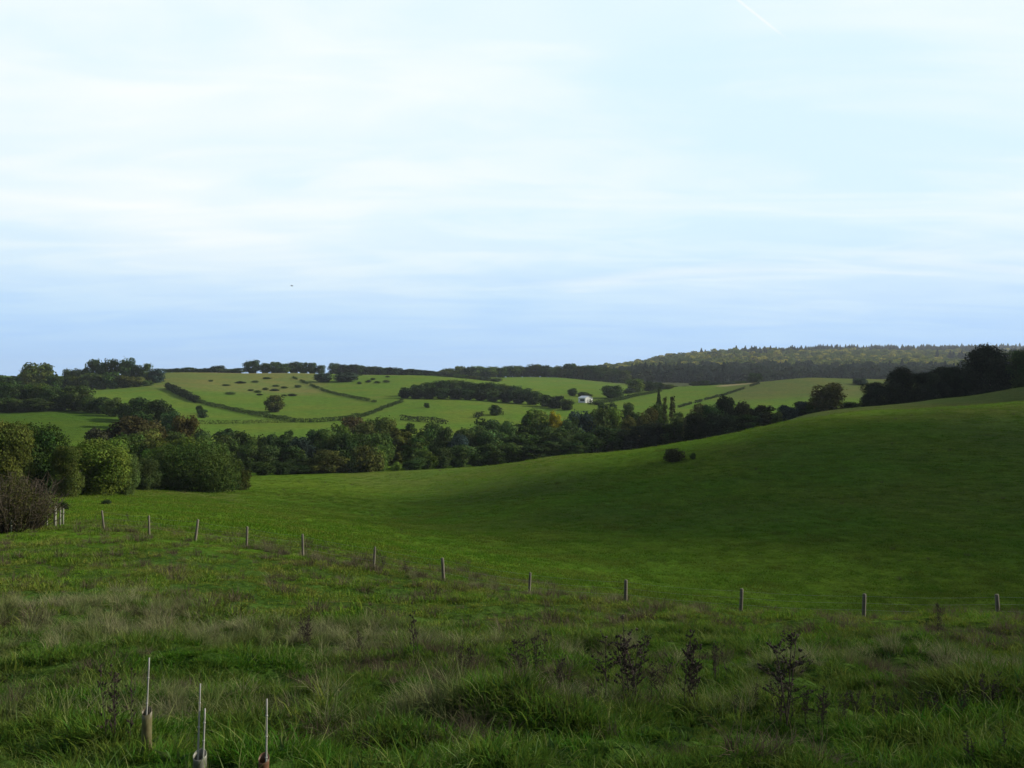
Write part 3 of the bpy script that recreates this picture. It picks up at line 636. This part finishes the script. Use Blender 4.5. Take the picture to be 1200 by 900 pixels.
def grass():
    lush = [tuft(f'lush{i}', 200+i, 66, .10+.025*i, (.15,.18,.21,.17,.24)[i], (.0085,.0075,.007,.009,.0065)[i], 1.05, M_GRASS) for i in range(5)]
    pale = [tuft(f'pale{i}', 210+i, 14, .16, .27, .0055, 1.2, M_PALE) for i in range(2)]
    herb = [tuft(f'herb{i}', 230+i, 15, .13, .15, .024, 1.0, M_HERB) for i in range(2)]
    dry = [tuft(f'dry{i}', 240+i, 85, .13, .46, .0045, 1.0, M_DRY) for i in range(4)]
    dead = [tuft(f'dead{i}', 250+i, 70, .16, .34, .005, 1.0, M_DEAD) for i in range(3)]
    turf = [tuft(f'turf{i}', 260+i, 60, .24, .13, .010, .9, M_TURF, 2) for i in range(4)]
    slope = [tuft(f'slope{i}', 265+i, 60, .22, .14, .011, 1.0, M_SLOPE, 2) for i in range(4)]
    sward = [tuft(f'sward{i}', 270+i, 110, .85, .15, .020, .8, M_TURF, 2) for i in range(3)]
    def dryness(x, y): return fbm(x/5.5+31, y/4.0+7, 3)
    def clear(x, y):
        k = np.ones(len(x), bool)
        for px, d in GUARDS:
            gx = (px-600)/F*d
            k &= ~((np.abs(x-gx*y/d) < .13) & (y < d+.1) & (y > d-1.3))
        return k
    x, y, px = cloud(40000, 5.5, 24, power=1.3)
    dn = dryness(x, y); band = sstep(13, 17, y)
    clump = np.clip(fbm(x/1.1+5, y/.9+3, 3)+.42, 0, 1.1)
    put('grass', x, y, clear(x, y) & (rng.random(len(x)) < 1-.75*band*sstep(-.1, .2, dn)) & (rng.random(len(x)) < .35+1.2*clump), rng.uniform(.6, 1.2, len(x))*(.38+1.35*clump), lush+lush[:4]+pale+herb, .2)
    x, y, px = cloud(7400, 10.5, 31, power=1.4)
    left = sstep(640, 120, px); nearb = 14+2.5*rng.random(len(x))+4*left; farb = 22+6*left-1.5*rng.random(len(x))
    dn = dryness(x, y)+.36*sstep(-1, 2, y-nearb)*sstep(1, -1.5, y-farb)-.2-.07*sstep(520, 760, px)
    put('dry_grass', x, y, clear(x, y) & (dn+.12*left > .08+.2*rng.random(len(x))) & (y < farb+1), rng.uniform(.5, 1.2, len(x)), dry, .25)
    x, y, px = cloud(5500, 8, 25, power=1.4)
    dn = fbm(x/2.6+77, y/2.6+11, 3)+.24*sstep(600, 1150, px)-.05
    put('dead_grass', x, y, clear(x, y) & (dn > .12+.25*rng.random(len(x))), rng.uniform(.5, 1.05, len(x)), dead, .25)
    fx = rng.uniform(300, 760, 900); fd = np.interp(fx, [289,355,438,520,620,733,868], [46.5,44.5,42.3,40.2,37.6,35.5,33.4])+rng.normal(size=900)*.5
    put('fence_line_grass', (fx-600)/F*fd, fd, vnoise(fx/9, fx*0)+.3 > rng.random(900)*.7, rng.uniform(.5, 1.25, 900), dry[:1]+dead[:3]+lush[:2], .2)
    x, y, px = cloud(43000, 19, 58, power=1.6)
    cl = np.clip(fbm(x/1.5, y/1.2, 3)+.4, 0, 1.2)
    put('turf', x, y, (rng.random(len(x)) < sstep(18, 23, y)) & (rng.random(len(x)) < .4+1.1*cl), rng.uniform(.6, 1.3, len(x))*(.42+1.4*cl), slope*4+pale[:1]+dead[:1], .14)
    x, y, px = cloud(53000, 54, 250, 1.4, 1.35)
    xr, yr, pr = cloud(6500, 46, 240, 1.4, 1.3)
    put('rough_tufts', xr, yr, fbm(xr/14, yr/9, 3) > .05+.3*rng.random(len(xr)), rng.uniform(.5, 1.5, len(xr)), dead[:1]+turf[:1]+lush[3:5]+lush[4:5], .2)
    put('pasture_grass', x, y, rng.random(len(x)) < sstep(250, 110, y), rng.uniform(.7, 1.3, len(x)), sward, .05, .5+.9*np.clip(fbm(x/7, y/5, 3)+.4, 0, 1.2))
grass()

# ------------------------------------------------------------------ fence
def fence():
    posts = [(122,623,50.5),(175,627,49.5),(229,633,48),(289,642,46.5),(355,652,44.5),(438,667,42.3),(520,682,40.2),(620,695,37.6),(733,706,35.5),(868,717,33.4),(1012,722,32),(1170,727,31),(1345,730,30.2)]
    tops = [598,604,609,617,626,641,654,671,684,690,696,700,700]
    root = empty('wire_fence', at(520, 40.2)); o0 = root.location.copy()
    add_props(root, 'wire fence on grey weathered wooden posts crossing the slope', 'fence')
    P = []; rs = np.random.default_rng(3)
    for (px, by, d), ty in zip(posts, tops):
        p = at(px, d); h = EYE-(ty-450)/F*d-p.z; h = min(max(h, .95), 1.5)
        mb = MB(); w = rs.uniform(.042, .058); lx, ly = rs.normal(size=2)*.04
        rz = rs.uniform(0, 1.5); k = 8
        zz = [-.3, .0, h*.5, h-.03, h]; rad = [w*1.35, w*1.32, w*1.28, w*1.25, w*1.0]
        mb.tube([(lx*z, ly*z, z) for z in zz], rad, k, 0)
        o = link('post', mb.mesh('post', [M_POST], True), root); o.location = p-o0; o.rotation_euler = (0, 0, rz)
        P.append((p, h, lx, ly))
    for f in (.92, .66, .40):
        mb = MB()
        for (a, ha, *_), (b, hb, *_) in zip(P[:-1], P[1:]):
            pa = np.array(a)+[0, -.06, ha*f]; pb = np.array(b)+[0, -.06, hb*f]; t = np.linspace(0, 1, 7)[:,None]
            q = pa*(1-t)+pb*t; q[:,2] -= .05*(4*t*(1-t))[:,0]
            mb.tube(q-np.array(o0), .0030, 4, 0, False)
        link('wire', mb.mesh('wire', [M_WIRE], True), root)
fence()
def stakes():
    for i, (px, by, ty, d, lab) in enumerate([(55,612,594,52,'thin pale stake, leftmost of the cluster beside the reddish shrub'),(64.5,612,593,51.5,'thickest pale stake, middle of the cluster beside the reddish shrub'),(70.5,610,595,53,'thin pale stake right of the thickest in the cluster'),(74,609,596,54,'short pale stake, rightmost of the cluster beside the reddish shrub'),(13,620,610,48.5,'pale stake standing inside the reddish shrub at the left edge')]):
        p = at(px, d); h = min(max(EYE-(ty-450)/F*d-p.z, .7), 1.4); mb = MB(); r = .075 if i == 1 else .045
        mb.tube([(0,0,-.3),(0,0,h*.5),(.015,0,h-.02),(.015,0,h)], [r, r, r*.96, r*.8], 8)
        o = link('stake', mb.mesh('stake', [plain_mat('pale_stake_wood', (.14,.14,.11), (.27,.27,.21), 9, .8, (1,1,.2))], True)); o.location = p
        add_props(o, lab, 'stake', 'pale stakes beside the reddish shrub')
stakes()

# ------------------------------------------------------------------ tree guards in the foreground
def guard(px, base_py, tube_top, tube_w, canes, tm, label):
    d = 9.6; p = hit(px, base_py+8, 6, 16); d = p.y
    o = empty('tree_guard', p); add_props(o, label, 'tree guard', 'planted saplings in guards in the foreground grass')
    hz = lambda y: EYE-(y-450)/F*d-p.z
    r = tube_w/F*d/2; h = hz(tube_top); mb = MB(); k = 18
    # rolled sheet with an overlapping, slightly flared edge; open at the top
    v = []; nz = 7
    for j in range(nz):
        z = -.05+(h+.05)*j/(nz-1)
        for i in range(k+1):
            th = i/k*2*np.pi*1.08; rr = r*(1+.05*i/k+.04*math.sin(j*1.7+i))
            v.append((rr*math.cos(th)+.05*r*z, rr*math.sin(th), z+.03*r*math.sin(i*2.1)+(.03*math.sin(th) if j == nz-1 else 0)))
    v = np.array(v); inner = v.copy(); inner[:,:2] *= .93
    q = [(j*(k+1)+i, j*(k+1)+i+1, (j+1)*(k+1)+i+1, (j+1)*(k+1)+i) for j in range(nz-1) for i in range(k)]
    m = len(v); q2 = [(b+m, a+m, d_+m, c+m) for a, b, c, d_ in q]
    rim = [((nz-1)*(k+1)+i, (nz-1)*(k+1)+i+1, (nz-1)*(k+1)+i+1+m, (nz-1)*(k+1)+i+m) for i in range(k)]
    mb.add(np.vstack([v, inner]), q+q2+rim)
    link('guard_tube', mb.mesh('guard_tube', [tm], True), o)
    for (cx, ctop, bx) in canes:
        ht = hz(ctop); x0 = (bx-px)/F*d; x1 = (cx-px)/F*d; mb = MB()
        zz = np.linspace(-.1, ht, 9); f = (zz+.1)/(ht+.1)
        rad = .0085*(1-.2*f); 
        mb.tube(np.c_[x0+(x1-x0)*f, np.full(9, -r*.5), zz], rad, 7)
        for q_ in (.3, .55, .8): mb.tube([(x0+(x1-x0)*q_, -r*.5, ht*q_-.006), (x0+(x1-x0)*q_, -r*.5, ht*q_+.006)], [.0105, .0105], 7)
        link('cane', mb.mesh('cane', [M_CANE], True), o)
    mb = MB(); mb.tube([(0,0,0),(.01,.01,h*.6),(.03,-.01,h+.04)], [.008,.006,.003], 5); link('sapling', mb.mesh('sapling', [M_BARK], True), o)
guard(172, 880, 833, 11, [(176,770,170)], M_TUBE2, 'olive-brown tree guard with tall single cane, leftmost in the foreground')
guard(234, 905, 884, 15, [(236,800,232),(241.5,829,238)], M_TUBE3, 'pale tree guard with two canes, middle one in the foreground')
guard(309, 908, 888, 12, [(313.5,818,312.5)], M_TUBE, 'rusty brown tree guard with one thin cane, rightmost in the foreground')

# ------------------------------------------------------------------ dead weeds
def weed_meshes(seed, H=1., spread=.25, nb=14):
    rs = np.random.default_rng(seed); st = MB(); hd = MB()
    def head(c, s):
        n = 7
        for _ in range(n):
            d = rs.normal(size=3); d /= np.linalg.norm(d); a = np.cross(d, rs.normal(size=3)); a /= np.linalg.norm(a); b = np.cross(d, a)
            q = c+d*s*.6*rs.random(); hd.add([q-a*s*.6, q-b*s*.4, q+a*s*.6+d*s*.4, q+b*s*.4], [(0,1,2,3)])
    for k in range(rs.integers(2, 6)):
        tilt = rs.normal(size=2)*.13; b = np.r_[rs.normal(size=2)*.09, 0]; h = H*rs.uniform(.75, 1)
        z = np.linspace(-.05, h, 6); pts = b+np.c_[tilt[0]*z+.02*np.sin(z*6), tilt[1]*z, z]
        st.tube(pts, np.linspace(.007, .003, 6), 5)
        head(pts[-1], .03)
        for j in range(nb):
            f = rs.uniform(.25, .98); p0 = b+np.array([tilt[0]*f*h, tilt[1]*f*h, f*h]); th = rs.random()*6.28
            L = spread*rs.uniform(.3, 1)*(1.15-.7*f); p1 = p0+np.array([math.cos(th)*L, math.sin(th)*L, L*rs.uniform(.3,1)])
            st.tube([p0, (p0+p1)/2-np.array([0,0,.02]), p1], [.0035,.003,.002], 4)
            for g in range(6): head(p0+(p1-p0)*rs.uniform(.3,1.05), rs.uniform(.010,.022))
        for j in range(12):
            f = rs.uniform(.15, .9); p0 = b+np.array([tilt[0]*f*h, tilt[1]*f*h, f*h]); head(p0+rs.normal(size=3)*.03, rs.uniform(.012,.028))
    return st.mesh('stem', [M_WEED]), hd.mesh('seed_heads', [M_WEED])
WEEDS = [weed_meshes(300+i, 1., (.16,.28,.24,.34)[i % 4], (10,15,18,14)[i % 4]) for i in range(7)]
SPOTS = [ # px, base row, top row, width factor, label
 (490,772,706,.9,'tall dark dead weed alone in the grass left of centre'),
 (352,758,716,.9,'dark dead weed, left one of two above the pale tussock'),(362,762,724,.9,'dark dead weed, right one of two above the pale tussock'),
 (601,800,742,1.1,'dark branching dead weed, left end of the row of three'),(628,790,740,1.1,'dark branching dead weed, middle of the row of three'),(656,812,766,1.1,'dark branching dead weed, right end of the row of three'),
 (734,828,742,1.2,'bushy dead weed, left stem of the largest clump'),(746,832,724,1.2,'tallest dead weed of the largest clump right of centre'),(764,828,770,1.1,'short dead weed on the right side of the largest clump'),
 (806,836,742,.8,'narrow dead weed standing between the largest clump and the right-hand clump'),
 (930,850,740,1.2,'tall branching dead weed with black heads in the right-hand clump'),(915,850,800,1.1,'low dead weed left of the tall branching one in the right-hand clump'),(945,850,806,1.1,'low dead weed right of the tall branching one in the right-hand clump'),
 (1000,842,808,1.,'short dead weed just right of the right-hand clump'),(1020,850,804,1.,'dead weed right of the short one past the right-hand clump'),(1058,856,808,.6,'single thin dead stalk in the brown grass at lower right'),(1098,850,812,1.,'thin dead weed at lower right, farther right of the thin stalk'),
 (1104,752,704,.6,'tall thin dead weed against the pasture near the rightmost fence post'),
 (134,880,778,.7,'dark dead dock stalk left of the olive-brown tree guard'),
 (1140,900,872,1.,'dark dead weed cut by the bottom edge at lower right'),(1040,850,814,.9,'small dead weed left of the single thin stalk'),
 (886,836,796,1.,'dead weed halfway between the narrow one and the right-hand clump'),(860,846,812,.9,'short dead weed right of the narrow one, low in the grass'),(962,852,806,1.,'dead weed at the right edge of the right-hand clump'),
 (985,850,808,.9,'dead weed between the right-hand clump and the short ones'),(1078,852,812,.9,'dead weed between the thin stalk and the farther one at lower right'),(1124,846,800,.9,'dead weed in the brown grass nearer the right edge'),(1160,842,790,.9,'last standing dead weed before the right edge'),
 (1180,886,850,1.,'low dead weed in the bottom right corner'),(690,836,800,.9,'short dead weed left of the largest clump'),(545,792,752,.9,'dead weed left of the row of three'),(424,770,736,.8,'small dead weed between the pair and the lone tall one'),(840,800,752,.9,'dead weed right of and behind the narrow one'),
 (476,676,656,.8,'dark weed clump right of a fence post on the fence line'),(448,668,650,.8,'dark weed tuft touching the right side of a fence post'),(373,652,636,.7,'small weed on the fence line right of a fence post'),(150,612,600,1.2,'clump of dark dock stalks between the two leftmost fence posts'),
]
for i, (px, by, ty, wf, lab) in enumerate(SPOTS):
    p = hit(px, by, 6, 75); h = EYE-(ty-450)/F*p.y-p.z
    st, hd = WEEDS[i % 7]
    o = empty('dead_weed', p); link('stem', st, o); link('seed_heads', hd, o)
    s = max(h, .3); o.scale = (s*wf, s*wf, s*1.05); o.rotation_euler = (0, 0, rng.uniform(0, 6.28))
    add_props(o, lab, 'dead weed', 'dead weed stalks standing in the grass')

# ------------------------------------------------------------------ barn
def barn():
    p = hit(686, 472, 520, 760); s = p.y/F; rz = R(28)
    L, W, hw, hr = 15.*s, 8.*s, 5.2*s, 7.6*s
    L, W = 8.6, 5.6; hw, hr = 3.2, 4.4
    root = empty('barn', p); root.rotation_euler = (0, 0, rz); add_props(root, 'small white barn with pale roof among trees across the valley', 'barn')
    # long side on the left, gable end with doorway facing the viewer
    w = W/2; l = L/2; mb = MB()
    dw, dh = 1.4, 2.6
    v = [(-w,-l,0),(-dw,-l,0),(-dw,-l,dh),(dw,-l,dh),(dw,-l,0),(w,-l,0),(w,-l,hw),(0,-l,hr),(-w,-l,hw)]
    n = len(v)
    faces_t = [(0,1,2),(0,2,8),(8,2,7),(7,2,3),(7,3,6),(6,3,5),(5,3,4)]
    mb.add(v, t=faces_t)
    mb.add([(-w,l,0),(w,l,0),(w,l,hw),(0,l,hr),(-w,l,hw)], t=[(1,0,4),(1,4,2),(4,3,2)])
    mb.add([(-w,-l,0),(-w,l,0),(-w,l,hw),(-w,-l,hw)], [(0,3,2,1)]); mb.add([(w,-l,0),(w,l,0),(w,l,hw),(w,-l,hw)], [(0,1,2,3)])
    link('wall', mb.mesh('barn_wall', [M_WHITE]), root)
    mb = MB(); e = .35
    for sgn in (-1, 1):
        a = np.array([(0,-l-e,hr+.12),(0,l+e,hr+.12),(sgn*(w+e),l+e,hw-.12),(sgn*(w+e),-l-e,hw-.12)]); b = a+np.array([0,0,.12])
        mb.add(np.vstack([a, b]), [(0,1,2,3),(7,6,5,4),(0,4,5,1),(1,5,6,2),(2,6,7,3),(3,7,4,0)])
    link('roof', mb.mesh('barn_roof', [M_ROOF]), root)
    mb = MB(); mb.box((-.35,-l+.25,dh*.48), (1.05,.04,dh*.46)); link('door', mb.mesh('barn_door', [M_WHITE]), root)
    mb = MB(); mb.box((-w-.03,-.6,hw*.55), (.03,l*.62,hw*.22)); link('window', mb.mesh('barn_window', [M_DARKIN]), root)
barn()

# ------------------------------------------------------------------ bird
def bird():
    d = 150.; p = Vector(((342-600)/F*d, d, EYE+(450-335)/F*d)); mb = MB()
    mb.tube([(-.22,0,0),(-.12,0,.01),(.05,0,.0),(.16,0,.02),(.22,0,.02)], [.015,.05,.065,.04,.01], 8)
    for s in (-1, 1):
        mb.add([(.08,0,.03),(-.08,0,.03),(-.06,s*.22,.10),(.07,s*.2,.11),(-.1,s*.46,.06),(-.02,s*.44,.07),(.06,0,.045),(-.06,0,.045),(-.05,s*.22,.115),(.06,s*.2,.125)],
               [(0,1,2,3),(3,2,4,5),(6,9,8,7)])
    mb.add([(-.2,0,.0),(-.36,-.07,.0),(-.36,.07,.0),(-.2,0,.015)], t=[(0,1,2),(3,2,1)])
    o = link('bird', mb.mesh('bird', [M_BIRD], True)); o.location = p; o.rotation_euler = (0, R(6), R(15))
    add_props(o, 'small dark bird flying in the sky above the left hills', 'bird')
bird()

# ------------------------------------------------------------------ sky, sun, camera
def world():
    w = bpy.data.worlds.new('World'); scene.world = w; w.use_nodes = True
    nt = w.node_tree; nt.nodes.clear(); nd, ln = nt.nodes, nt.links
    S = .06
    out = N(nd, 'ShaderNodeOutputWorld'); bg = N(nd, 'ShaderNodeBackground', _Strength=S); ln.new(bg.outputs[0], out.inputs[0])
    sky = N(nd, 'ShaderNodeTexSky', sky_type='NISHITA', sun_disc=False, sun_elevation=SUN_EL, sun_rotation=SUN_AZ, air_density=1.0, dust_density=.6, ozone_density=1.5)
    tc = N(nd, 'ShaderNodeTexCoord'); sep = N(nd, 'ShaderNodeSeparateXYZ'); ln.new(tc.outputs['Generated'], sep.inputs[0])
    def M(op, a, b=None, c=None):
        n = nd.new('ShaderNodeMath'); n.operation = op
        for i, s in enumerate((a, b, c)):
            if s is None: continue
            if isinstance(s, (int, float)): n.inputs[i].default_value = s
            else: ln.new(s, n.inputs[i])
        return n.outputs[0]
    def MR(v, a, b, lo=0., hi=1., interp='SMOOTHSTEP'):
        n = N(nd, 'ShaderNodeMapRange', interpolation_type=interp, **{'_From Min': a, '_From Max': b, '_To Min': lo, '_To Max': hi}); ln.new(v, n.inputs['Value']); return n.outputs[0]
    def MIX(f, a, b):
        n = N(nd, 'ShaderNodeMix', data_type='RGBA')
        for k, s in (('Factor', f), ('A', a), ('B', b)):
            if isinstance(s, tuple): n.inputs[k].default_value = (*s, 1)
            elif isinstance(s, (int, float)): n.inputs[k].default_value = s
            else: ln.new(s, n.inputs[k])
        return n.outputs['Result']
    X, Y, Z = sep.outputs
    # cloud layer: project the view direction on a high flat deck
    den = M('ADD', M('MAXIMUM', Z, 0.0), .10)
    cmb = N(nd, 'ShaderNodeCombineXYZ'); ln.new(M('DIVIDE', X, den), cmb.inputs[0]); ln.new(M('DIVIDE', Y, den), cmb.inputs[1])
    def deck(scale, detail, stretch, rot, off, dist=.4):
        mp = N(nd, 'ShaderNodeMapping'); mp.inputs['Scale'].default_value = stretch; mp.inputs['Rotation'].default_value = (0,0,rot); mp.inputs['Location'].default_value = off
        ln.new(cmb.outputs[0], mp.inputs[0]); n = N(nd, 'ShaderNodeTexNoise', _Scale=scale, _Detail=detail, _Roughness=.52, _Distortion=dist); ln.new(mp.outputs[0], n.inputs['Vector']); return n.outputs['Fac']
    soft = deck(.42, 4., (1, .8, 1), .3, (2.3, .7, 0)); mott = deck(2.1, 6., (.55, 1.2, 1), .25, (1, 4, 0), .6); wisp = deck(.9, 7., (.45, 1.3, 1), -.15, (5, 2, 0), 1.0)
    k = 1/S/2**EXPO
    low = (.43*k, .675*k, 1.03*k); pale = (.73*k, .93*k, 1.03*k); white = (1.03*k, 1.05*k, 1.03*k)
    el = MR(M('ADD', Z, M('MULTIPLY', M('SUBTRACT', mott, .5), .09)), .0, .19)
    base = MIX(el, low, pale)
    mwhite = M('MULTIPLY', M('ADD', M('MULTIPLY', MR(soft, .36, .64), .72), M('MULTIPLY', MR(mott, .40, .66), .28)), MR(Z, .05, .2))
    c1 = MIX(mwhite, base, white)
    c2 = MIX(M('MULTIPLY', MR(wisp, .52, .74), MR(Z, .03, .12, 0., .38)), c1, white)
    # slightly bluer, thinner cloud towards the upper left
    # contrail: part of a great circle
    a = Vector((265/F, 1, 450/F)).normalized(); b = Vector((325/F, 1, 402/F)).normalized(); nrm = a.cross(b).normalized(); mid = (a+b).normalized()
    def dot(vec):
        n = N(nd, 'ShaderNodeVectorMath', operation='DOT_PRODUCT'); n.inputs[1].default_value = vec; ln.new(tc.outputs['Generated'], n.inputs[0]); return n.outputs['Value']
    dist = M('ABSOLUTE', dot(nrm)); al = (b-a).normalized()
    along = dot(al)
    tr = M('MULTIPLY', MR(dist, .0002, .0019, 1., 0.), M('MULTIPLY', MR(along, b.dot(al)-.035, b.dot(al)+.004, 1., 0.), MR(dot(mid), .8, .9)))
    c3 = MIX(M('MULTIPLY', tr, .55), c2, (1.02*k, 1.03*k, 1.03*k))
    # the cloud deck covers the sky ahead; behind the viewer and overhead it breaks up into clear sky
    front = M('ADD', Y, M('MULTIPLY', X, .25))
    cover = M('MULTIPLY', MR(front, .05, .62, .22, 1.), MR(Z, .48, .85, 1., .35))
    ln.new(MIX(cover, sky.outputs[0], c3), bg.inputs['Color'])
world()
sd = Vector((math.sin(SUN_AZ)*math.cos(SUN_EL), math.cos(SUN_AZ)*math.cos(SUN_EL), math.sin(SUN_EL)))
sun = bpy.data.lights.new('sun', 'SUN'); sun.energy = 5.0; sun.angle = R(1.2); sun.color = (1, .93, .80)
so = bpy.data.objects.new('sun', sun); so.rotation_euler = (-sd).to_track_quat('-Z', 'Y').to_euler(); so.location = sd*50; col.objects.link(so)
def shade_clouds():
    """low broken cumulus added out of view to shade the right half of the valley"""
    m, nt, nd, ln = mat('shade_cloud_vapour'); out = N(nd, 'ShaderNodeOutputMaterial')
    d = N(nd, 'ShaderNodeBsdfDiffuse'); d.inputs['Color'].default_value = (.85,.86,.88,1); t = N(nd, 'ShaderNodeBsdfTranslucent'); t.inputs['Color'].default_value = (.85,.86,.88,1)
    tr = N(nd, 'ShaderNodeBsdfTransparent'); a = N(nd, 'ShaderNodeMixShader', _Fac=.5); b = N(nd, 'ShaderNodeMixShader')
    lw = N(nd, 'ShaderNodeLayerWeight', _Blend=.5); mr = N(nd, 'ShaderNodeMapRange', **{'_From Min': .25, '_From Max': .95, '_To Min': .08, '_To Max': 1.0}); ln.new(lw.outputs['Facing'], mr.inputs['Value'])
    ln.new(d.outputs[0], a.inputs[1]); ln.new(t.outputs[0], a.inputs[2]); ln.new(mr.outputs[0], b.inputs[0]); ln.new(a.outputs[0], b.inputs[1]); ln.new(tr.outputs[0], b.inputs[2]); ln.new(b.outputs[0], out.inputs[0])
    import bmesh
    bm = bmesh.new(); rs = np.random.default_rng(12); H = 560.
    def shade(x, y, r, n, squash=.55):
        c = Vector((x, y, 0))+sd*(H/sd.z)
        for i in range(n):
            g = rs.normal(size=3)*np.array([r*.5, r*.5, r*.14]); q = r*rs.uniform(.22,.5)
            ret = bmesh.ops.create_icosphere(bm, subdivisions=3, radius=q)
            ph = rs.uniform(0, 6, 3)
            for v in ret['verts']:
                k = 1+.12*math.sin(v.co.x/q*4+ph[0])*math.sin(v.co.y/q*4+ph[1])+.08*math.sin(v.co.z/q*7+ph[2]); v.co = Vector((v.co.x*k, v.co.y*k, v.co.z*k*squash))+c+Vector(g)
    for args in SHADE_CLOUDS: shade(*args)
    me = bpy.data.meshes.new('shade_clouds'); bm.to_mesh(me); bm.free(); me.materials.append(m)
    for p in me.polygons: p.use_smooth = True
    add_props(link('shade_clouds', me), kind='stuff')
SHADE_CLOUDS = [(52, 126, 34, 26), (92, 132, 40, 20), (25, 9, 14, 10), (84, 80, 28, 10), (150, 285, 56, 20), (210, 300, 56, 16)]  # unseen puffs, each set towards the sun to shade its spot
shade_clouds()
def haze(density, top=190., half=7700.):
    mb = MB(); mb.box((0, 0, (top-190)/2), (half, half, (top+190)/2)); o = link('haze', mb.mesh('haze', []))
    m, nt, nd, ln = mat('valley_haze'); out = N(nd, 'ShaderNodeOutputMaterial'); v = N(nd, 'ShaderNodeVolumePrincipled', _Density=density, _Anisotropy=.2)
    v.inputs['Color'].default_value = (.80,.88,1,1); ln.new(v.outputs[0], out.inputs['Volume']); o.data.materials.append(m)
    o.display_type = 'WIRE'; add_props(o, kind='stuff')
if HAZE: haze(HAZE)
cam = bpy.data.cameras.new('camera'); cam.sensor_fit = 'HORIZONTAL'; cam.sensor_width = 36; cam.lens = 36*F/1200; cam.clip_start = .1; cam.clip_end = 30000
co = bpy.data.objects.new('camera', cam); co.location = (0, 0, EYE); co.rotation_euler = (R(90), 0, 0); col.objects.link(co); scene.camera = co
scene.view_settings.view_transform = 'Standard'; scene.view_settings.look = 'None'; scene.view_settings.exposure = EXPO; scene.view_settings.gamma = 1
scene.render.engine = 'CYCLES'; scene.cycles.max_bounces = 4; scene.cycles.diffuse_bounces = 2; scene.cycles.transmission_bounces = 2; scene.cycles.use_denoising = True; scene.cycles.denoiser = 'OPENIMAGEDENOISE'; scene.cycles.denoising_input_passes = 'RGB_ALBEDO_NORMAL'; scene.cycles.denoising_prefilter = 'ACCURATE'
